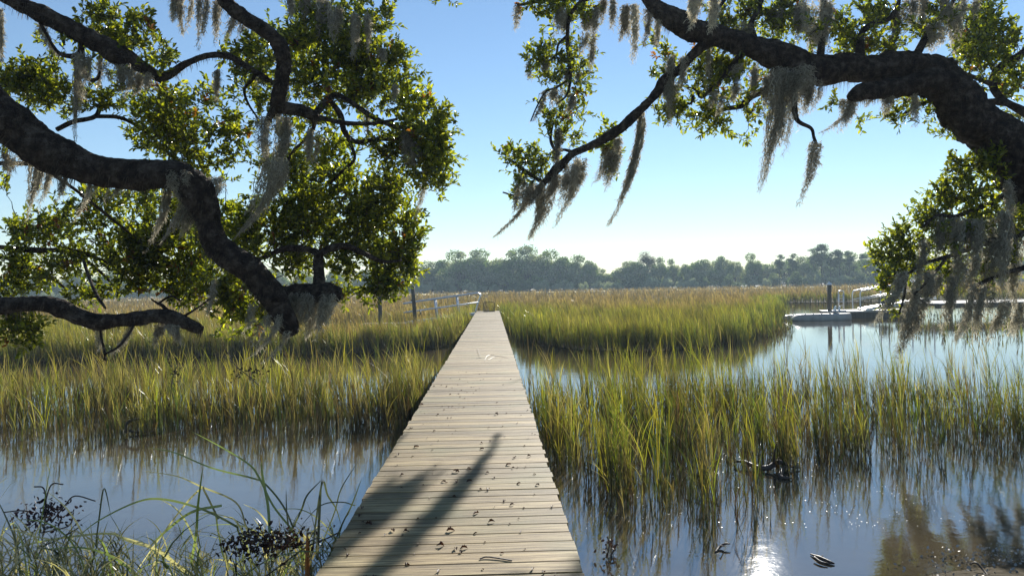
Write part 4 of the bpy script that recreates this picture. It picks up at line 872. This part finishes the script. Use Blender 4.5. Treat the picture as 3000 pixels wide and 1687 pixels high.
moss(2054, 355, 2006, 520, 16, 17.0, 'slender moss streamer hanging from the tip of a bare twig under the arch', 'moss streamers', 1.4)
mosses('2137,245,2105,335,26 2130,270,2062,336,8,.7 2120,250,2115,300,14,.7 2230,235,2225,290,30,.8 2300,235,2305,320,9 2180,235,2175,270,20,.5 1795,230,1785,275,20,.7,1.2 1850,220,1840,260,26,.7,1.2 1815,240,1805,300,14,.6', 17.3, 'small moss tuft below the right half of the arching limb', 'moss under the right arch')
mosses('2008,10,2004,120,18,1.1,.8 2045,-5,2042,140,34,1.2,1.3 2085,0,2082,135,28,1.1,1.2 2065,60,2062,148,44,1.1,1.3 2255,15,2245,128,22,1.1,.8 2290,-10,2285,85,36 2340,60,2345,140,46,1.1,1.3 2395,10,2402,140,24,1.1,1.2 2320,-10,2318,80,20 2425,-10,2420,60,20,.7 2455,0,2450,50,14,.6 1950,20,1945,90,30,.8,.8 2370,-10,2365,60,20 1870,60,1865,110,30,.8,.8', 17.6, 'moss hanging above the arching limb in the upper right', 'moss above the arch')
mosses('2365,545,2352,660,28,1.1,.8 2400,545,2392,700,34,1.2 2430,550,2425,640,30,1.2 2450,550,2436,725,34,1.2 2482,540,2474,700,32,1.1 2520,530,2512,760,36,1.2 2555,560,2552,850,36,1.1 2330,600,2305,700,26,1,.8 2540,450,2545,620,30 2500,600,2490,760,40,1.1', 17.2, 'moss curtain hanging from the low right branches of the right oak', 'low right moss curtain')
mosses('2275,680,2188,825,20,1.3,1.2 2302,720,2262,850,46,1.3 2298,770,2250,905,26,1.2,.7 2350,690,2325,775,26,1.1 2402,690,2368,840,30,1.1 2442,710,2400,860,30,1.1 2482,720,2438,870,30,1.1 2525,750,2480,860,26,1 2572,760,2528,850,22,1,1.2 2320,680,2290,790,40,1.1 2420,640,2395,760,46,1.1', 16.9, 'moss streamer of the lowest right curtain, hanging over the channel', 'lowest right moss streamers')

# ---------------------------------------------------------------- small things
m = MB(); n_ = 900; c = np.column_stack([rng.uniform(3.2, 5.4, n_), rng.uniform(5.9, 6.75, n_), np.zeros(n_)]); c[:, 2] = rng.uniform(.0, .06, n_)
k = rng.random(n_) < np.clip((c[:, 0] - 3.2) * 1.2, 0, 1); c = c[k]; diamonds(m, c, rng.uniform(.006, .022, len(c)), pal(len(c), [(.6, .58, .52), (.3, .26, .2), (.12, .08, .06)], (4, 3, 3)))
tag(m.build('shore_debris', M['float']), 'pale wet debris scattered on the muddy corner at bottom right', 'debris', kind='stuff')
m = MB(); gx, gy = rng.uniform(1640, 2900, 800), 1250 + 300 * rng.random(800) ** 1.8; g = G(gx, gy, 0.006); k = (wave(g[:, 0], g[:, 1], .6, 1) > -.2); g = g[k]
a_ = rng.uniform(0, 6.28, len(g)); r_ = rng.uniform(.003, .009, len(g)); ax = np.stack([np.cos(a_), np.sin(a_), np.zeros(len(g))], -1) * r_[:, None]; ay = np.stack([-np.sin(a_), np.cos(a_), np.zeros(len(g))], -1) * r_[:, None] * .6
m.add(np.stack([g - ax, g - ay, g + ax, g + ay], 1).reshape(-1, 3), np.arange(len(g) * 4).reshape(-1, 4)); tag(m.build('glint_flecks', M['white']), 'tiny white flecks painted in for sun glints among the stems of the right grass', 'debris', kind='stuff')  # white flecks stand in for sun glints on the water
# dead leaves on the deck
def dead_leaf_mesh(seed, L):
    r = np.random.default_rng(seed); n = 9; s = np.linspace(0, 1, n); w = 0.24 * np.sin(np.pi * np.clip(s * .96 + .02, 0, 1)) ** .7
    v = []; 
    for i in range(n):
        zc = .12 * math.sin(s[i] * 3.1 * r.uniform(.8, 1.2)) ; cu = r.uniform(.3, .9)
        v += [[s[i] - .5, -w[i], zc + cu * w[i] * 2], [s[i] - .5, 0, zc], [s[i] - .5, w[i], zc + cu * w[i] * 2]]
    v = np.array(v) * L; v[:, 2] -= v[:, 2].min()
    q = []
    for i in range(n - 1):
        for j in range(2): a = i * 3 + j; q.append([a, a + 1, a + 4, a + 3])
    m = MB(); m.add(v, q, col=np.array([.07, .032, .018]) * r.uniform(.6, 1.4)); o = m.build('fallen_leaf', M['dead_leaf'], smooth=True); return o
dl = [dead_leaf_mesh(k, .06) for k in range(6)]; first = set()
spots = [(1340, 1383), (1412, 1316), (1336, 1382), (1490, 1362), (1550, 1337), (1338, 1413), (1430, 1436), (1520, 1418), (1575, 1422), (1062, 1490), (1055, 1512), (1080, 1536), (1190, 1558), (1150, 1556), (1500, 1480), (1395, 1505), (1440, 1530), (1320, 1555), (1290, 1600), (1335, 1610), (1360, 1607), (1285, 1675), (1560, 1670), (1235, 1186), (1455, 1214), (1300, 1412), (1375, 1412), (1220, 1310), (1165, 1334)]
for k in range(170):
    if k < len(spots): g = G(*map(np.float64, spots[k]), DECK)
    else:
        yv = 4.0 + 9.5 * rng.random() ** 1.3; g = np.array([DX + rng.uniform(-.66, .66), yv, 0])
        if rng.random() < .5: g[1] = 1.2 + 0.168 * round((g[1] - 1.2) / 0.168)
    b = dl[k % 6]
    if b in first: o = b.copy(); C.objects.link(o)
    else: o = b; first.add(b)
    s = rng.uniform(.55, .95) if k < len(spots) else rng.uniform(.22, .55); o.scale = (s, s, s)
    o.location = (g[0], g[1], DECK + .002); o.rotation_euler = (rng.normal(0, .15), rng.normal(0, .15), rng.uniform(0, 6.28))
    tag(o, 'small curled brown dead leaf lying on the boardwalk planks', 'leaf', 'dead leaves on the boardwalk')
def poly_ribbon(name, pts, w, c0, c1, m=None):
    q = catmull(np.array(pts), 6); K = len(q); s = np.linspace(0, 1, K)
    tg = np.gradient(q, axis=0); sd = np.cross(tg, np.array([0.1, -1, .4])); sd /= np.linalg.norm(sd, axis=1)[:, None] + 1e-9
    wd = w * np.clip(1.1 * np.sin(np.clip(s * .75 + .25, 0, 1) * math.pi) ** .6, .04, 1)
    (m or MB()); ribbons(m, q[None], wd[None], sd[None], (np.array(c0) + (np.array(c1) - np.array(c0)) * s[:, None])[None])
# stray grass stalks lying across the planks
m = MB()
for pts in ([(1398, 1020), (1405, 1035), (1408, 1048)], [(1420, 1055), (1428, 1042), (1440, 1040), (1470, 1046), (1505, 1052)], [(1430, 1053), (1455, 1043), (1480, 1047), (1500, 1055)], [(1395, 1050), (1412, 1048)], [(1460, 1058), (1475, 1052)]):
    poly_ribbon('x', [G(float(a), float(b), DECK + .012 + .02 * math.sin(i * 1.6)) for i, (a, b) in enumerate(pts)], .006, (.3, .25, .12), (.35, .3, .16), m)
tag(m.build('fallen_grass', M['drift']), 'a few tan grass stalks lying across the planks halfway down the boardwalk', 'grass')
m = MB()
q = [G(float(a), float(b), DECK + z) for a, b, z in ((1406, 1636, .006), (1425, 1630, .01), (1460, 1634, .008), (1500, 1641, .006))]
m.tube(catmull(q, 5), .004, 6); o = m.build('fallen_twig', M['drift']); tag(o, 'thin forked twig lying on the near planks of the boardwalk', 'twig')
# driftwood and sticks in the water
def stick(pts, rad, name, label, cat, extra=()):
    m = MB(); w = [G(float(a), float(b), z) for a, b, z in pts]; q = catmull(w, 5); r = np.interp(np.linspace(0, 1, len(q)), np.linspace(0, 1, len(rad)), rad)
    m.tube(q, r, 9, rough=.2)
    for e_, re in extra: m.tube(catmull([G(float(a), float(b), z) for a, b, z in e_], 4), re, 7, rough=.15)
    o = m.build(name, M['drift'], smooth=True); return tag(o, label, cat)
stick([(2150, 1352, .05), (2180, 1352, .07), (2215, 1368, .04), (2250, 1370, .05), (2280, 1352, .1), (2305, 1362, .06), (2345, 1370, .02)], [.012, .022, .03, .035, .03, .028, .01], 'driftwood', 'dark crooked driftwood branch at the front edge of the right grass', 'driftwood',
      [([(2270, 1365, .05), (2268, 1335, .22), (2275, 1300, .4)], [.02, .014, .008]), ([(2300, 1365, .04), (2285, 1395, .02), (2320, 1400, .02)], [.03, .03, .01])])
stick([(2375, 1622, .01), (2400, 1632, .02), (2430, 1645, .015), (2445, 1650, .01)], [.006, .016, .014, .006], 'floating_stick', 'short dark stick floating in the bright glare at bottom right', 'stick', [([(2400, 1632, .02), (2412, 1626, .04)], [.008, .004]), ([(2385, 1630, .03), (2405, 1645, .02), (2425, 1648, .02)], [.008, .009, .004])])
stick([(2095, 1618, .0), (2110, 1600, .02), (2125, 1592, .04), (2140, 1592, .04)], [.008, .014, .012, .004], 'floating_stick', 'small forked stick poking out of the water left of the glare', 'stick', [([(2110, 1598, .06), (2122, 1600, .02)], [.008, .004])])
stick([(368, 1268, .05), (372, 1240, .2), (400, 1228, .25), (440, 1232, .2)], [.02, .025, .025, .012], 'driftwood', 'dark hooped branch half under water at the front of the left grass', 'driftwood', [([(380, 1262, .05), (410, 1266, .03), (450, 1262, .03)], [.018, .02, .01])])
stick([(2845, 1650, .06), (2860, 1648, .08), (2880, 1668, .05), (2900, 1690, .03)], [.006, .01, .008, .006], 'fallen_twig', 'dark twig lying on the muddy bank at the bottom right corner', 'twig')
# foreground reeds at the bottom left
m = MB(); TAN = (.50, .45, .30); GRN = (.17, .22, .08); DK = (.07, .08, .05)
def reed(pts, w, c0, c1, D0=6.0, D1=None):
    D1 = D1 or D0; n = len(pts); w3 = [P(x, y_, D0 + (D1 - D0) * i / (n - 1)) for i, (x, y_) in enumerate(pts)]; poly_ribbon('x', w3, w, c0, c1, m)
REEDS = [([(560, 1700), (480, 1620), (380, 1585), (320, 1562), (180, 1575), (60, 1600), (-40, 1640)], .016, TAN, GRN), ([(570, 1690), (500, 1640), (440, 1600), (330, 1563)], .018, TAN, TAN),
 ([(900, 1650), (860, 1560), (800, 1480), (760, 1400), (730, 1360), (650, 1310), (560, 1262)], .015, GRN, GRN), ([(890, 1640), (840, 1500), (780, 1420), (740, 1400), (620, 1370), (510, 1325), (430, 1310)], .014, DK, GRN),
 ([(760, 1690), (700, 1560), (690, 1540), (590, 1490), (480, 1462), (400, 1470), (280, 1530), (200, 1600)], .016, DK, GRN), ([(740, 1620), (720, 1540), (690, 1470), (590, 1425), (520, 1395), (420, 1378)], .013, DK, TAN),
 ([(560, 1650), (575, 1560), (580, 1480), (595, 1362)], .02, GRN, (.16, .2, .05)), ([(790, 1560), (785, 1480), (770, 1400), (765, 1350)], .02, GRN, GRN), ([(930, 1640), (935, 1520), (942, 1400)], .02, DK, DK), ([(915, 1620), (925, 1530), (945, 1410), (960, 1450), (985, 1490), (1000, 1540)], .014, DK, DK),
 ([(940, 1600), (980, 1500), (1000, 1430), (1050, 1350)], .01, DK, DK), ([(960, 1640), (1000, 1540), (1030, 1480), (1060, 1400)], .012, DK, DK), ([(830, 1600), (880, 1500), (900, 1450), (945, 1402)], .014, DK, DK), ([(280, 1600), (290, 1520), (305, 1430), (325, 1510)], .012, DK, DK),
 ([(100, 1690), (110, 1600), (125, 1500), (150, 1350)], .010, GRN, GRN), ([(60, 1700), (50, 1600), (20, 1520), (-20, 1440)], .012, DK, DK), ([(0, 1460), (40, 1410), (90, 1390)], .006, TAN, DK), ([(640, 1520), (600, 1440), (590, 1430), (540, 1480), (450, 1600), (380, 1700)], .015, DK, TAN),
 ([(650, 1480), (560, 1500), (480, 1560), (420, 1620)], .02, GRN, DK), ([(1040, 1480), (1000, 1470), (940, 1480), (880, 1540)], .008, DK, DK), ([(830, 1690), (850, 1600), (840, 1500), (838, 1430)], .012, DK, DK), ([(240, 1640), (180, 1590), (100, 1570), (0, 1540)], .01, TAN, TAN), ([(720, 1700), (660, 1640), (640, 1560), (625, 1500), (570, 1520)], .014, GRN, DK)]
for pts, w, c0, c1 in REEDS: reed(pts, w * 1.05, c0, c1, rng.uniform(5.9, 6.6), rng.uniform(5.6, 7.2))
for k in range(60):
    x, y_ = rng.uniform(-4.9, -.95), rng.uniform(5.7, 6.7); a_ = rng.uniform(0, 6.28) if rng.random() < .4 else math.pi + rng.normal(0, .8); L_ = rng.uniform(.45, 1.15); ln = rng.uniform(.3, 1.0)
    q = [np.array([x + math.cos(a_) * ln * L_ * t_ ** 1.8, y_ + math.sin(a_) * ln * L_ * .5 * t_ ** 1.8, .0 + L_ * (t_ - .55 * ln * t_ ** 2.6)]) for t_ in (0, .25, .5, .75, 1)]
    c_ = [TAN, GRN, DK, DK][rng.integers(4)]; poly_ribbon('x', q, rng.uniform(.008, .016), c_, [TAN, GRN, c_][rng.integers(3)], m)
tag(m.build('reeds', M['reed']), 'long arching reed blades rooted on the near bank at bottom left', 'reeds')
N = 420; bx = rng.uniform(-5.2, -0.95, N); by = 5.6 + rng.uniform(0, 1.15, N) + .2 * np.sin(bx * 3); h = rng.uniform(.2, .75, N) * np.clip(1.2 - (by - 5.6) * .5, .4, 1.3)
cA = pal(N, [(.40, .34, .20), (.14, .17, .07), (.06, .06, .035)], (3, 2, 4)); cB = pal(N, [(.48, .42, .27), (.18, .22, .08), (.07, .08, .04)], (3, 2, 4))
grass('bank_grass', 'tangle of dry and green grass blades along the near bank at bottom left', np.column_stack([bx, by]), np.full(N, .02), h, rng.uniform(.007, .015, N), rng.uniform(.4, 1.6, N), cA, cB, leaves=4, mat_=M['reed'], K=6, wind=.0)
# dark leafy wrack clumps
def leaf_clump(name, label, px, py, D, r_, n, col, stems):
    m = MB(); c = P(px, py, D); p = c + rng.normal(size=(n, 3)) * np.array(r_)
    dv = rng.normal(size=(n, 3)); dv /= np.linalg.norm(dv, axis=1)[:, None]; nr = rng.normal(size=(n, 3)); nr /= np.linalg.norm(nr, axis=1)[:, None]
    L = rng.uniform(.03, .055, n); leaves_mesh(m, p, dv, nr, L, L * .5, np.array(col) * rng.uniform(.5, 1.5, (n, 1)))
    e = empty(name, c, label, 'twig'); part(m, 'leaves', M['dead_leaf'], e); m = MB()
    for s in stems: m.tube(catmull([P(a, b, D) for a, b in s], 5), [.006] * 1 if False else .006, 6)
    part(m, 'stems', M['drift'], e)
leaf_clump('leafy_twig', 'dark leafy twig sticking out of the water near the left edge', 140, 1505, 6.6, (.11, .08, .07), 230, (.035, .022, .03), [[(120, 1600), (130, 1540), (135, 1480), (128, 1430), (100, 1425)], [(130, 1480), (150, 1420), (185, 1418)], [(150, 1530), (190, 1480), (220, 1452), (280, 1467)], [(100, 1500), (60, 1495), (10, 1500)], [(120, 1560), (200, 1540), (215, 1500)], [(120, 1600), (170, 1580), (230, 1545)]])
leaf_clump('leafy_twig', 'brown dead leafy branch caught beside the boardwalk at bottom left', 790, 1585, 5.9, (.16, .12, .045), 420, (.05, .025, .015), [[(700, 1560), (780, 1590), (860, 1600), (930, 1575)], [(760, 1700), (830, 1650), (900, 1600), (960, 1575), (990, 1560)]])
leaf_clump('leafy_twig', 'dark leafy shoot poking from the water right of the boardwalk', 1790, 1600, 6.9, (.05, .05, .04), 34, (.05, .035, .03), [[(1780, 1625), (1785, 1590), (1778, 1570)], [(1790, 1625), (1810, 1590)]])
leaf_clump('leafy_twig', 'black seed head on a stalk in the middle of the left grass belt', 508, 1090, 11.5, (.05, .05, .08), 30, (.02, .018, .015), [[(500, 1160), (505, 1110), (520, 1070)]])
leaf_clump('leafy_twig', 'drooping dark leafy twig end under the sawn limb of the left oak', 722, 1092, 9.2, (.12, .06, .05), 50, (.03, .025, .018), [[(660, 1020), (690, 1070), (720, 1095), (760, 1130)]])
m = MB(); a = P(900, 1640, 5.8); m.tube([a + np.array([0, 0, -.15]), a, a + np.array([.004, 0, .12]), a + np.array([.0, 0, .2])], [.02, .016, .012, .002], 7, col=(.45, .16, .04))
tag(m.build('broken_stake', M['dead_leaf']), 'small splintered orange wooden stub beside the near boardwalk edge', 'stake')
# ---------------------------------------------------------------- the air over the marsh
m = bpy.data.materials.new('haze'); m.use_nodes = True; n = m.node_tree.nodes; n.remove(n['Principled BSDF'])
v = n.new('ShaderNodeVolumePrincipled'); v.inputs['Density'].default_value = 0.00075; v.inputs['Color'].default_value = (.62, .80, .96, 1); v.inputs['Anisotropy'].default_value = 0.1
m.node_tree.links.new(v.outputs[0], n['Material Output'].inputs['Volume'])
mb = MB(); mb.box([0, 130, 12.5], [700, 340, 28]); o = mb.build('haze', m); tag(o, 'thin bluish haze over the marsh', kind='stuff')
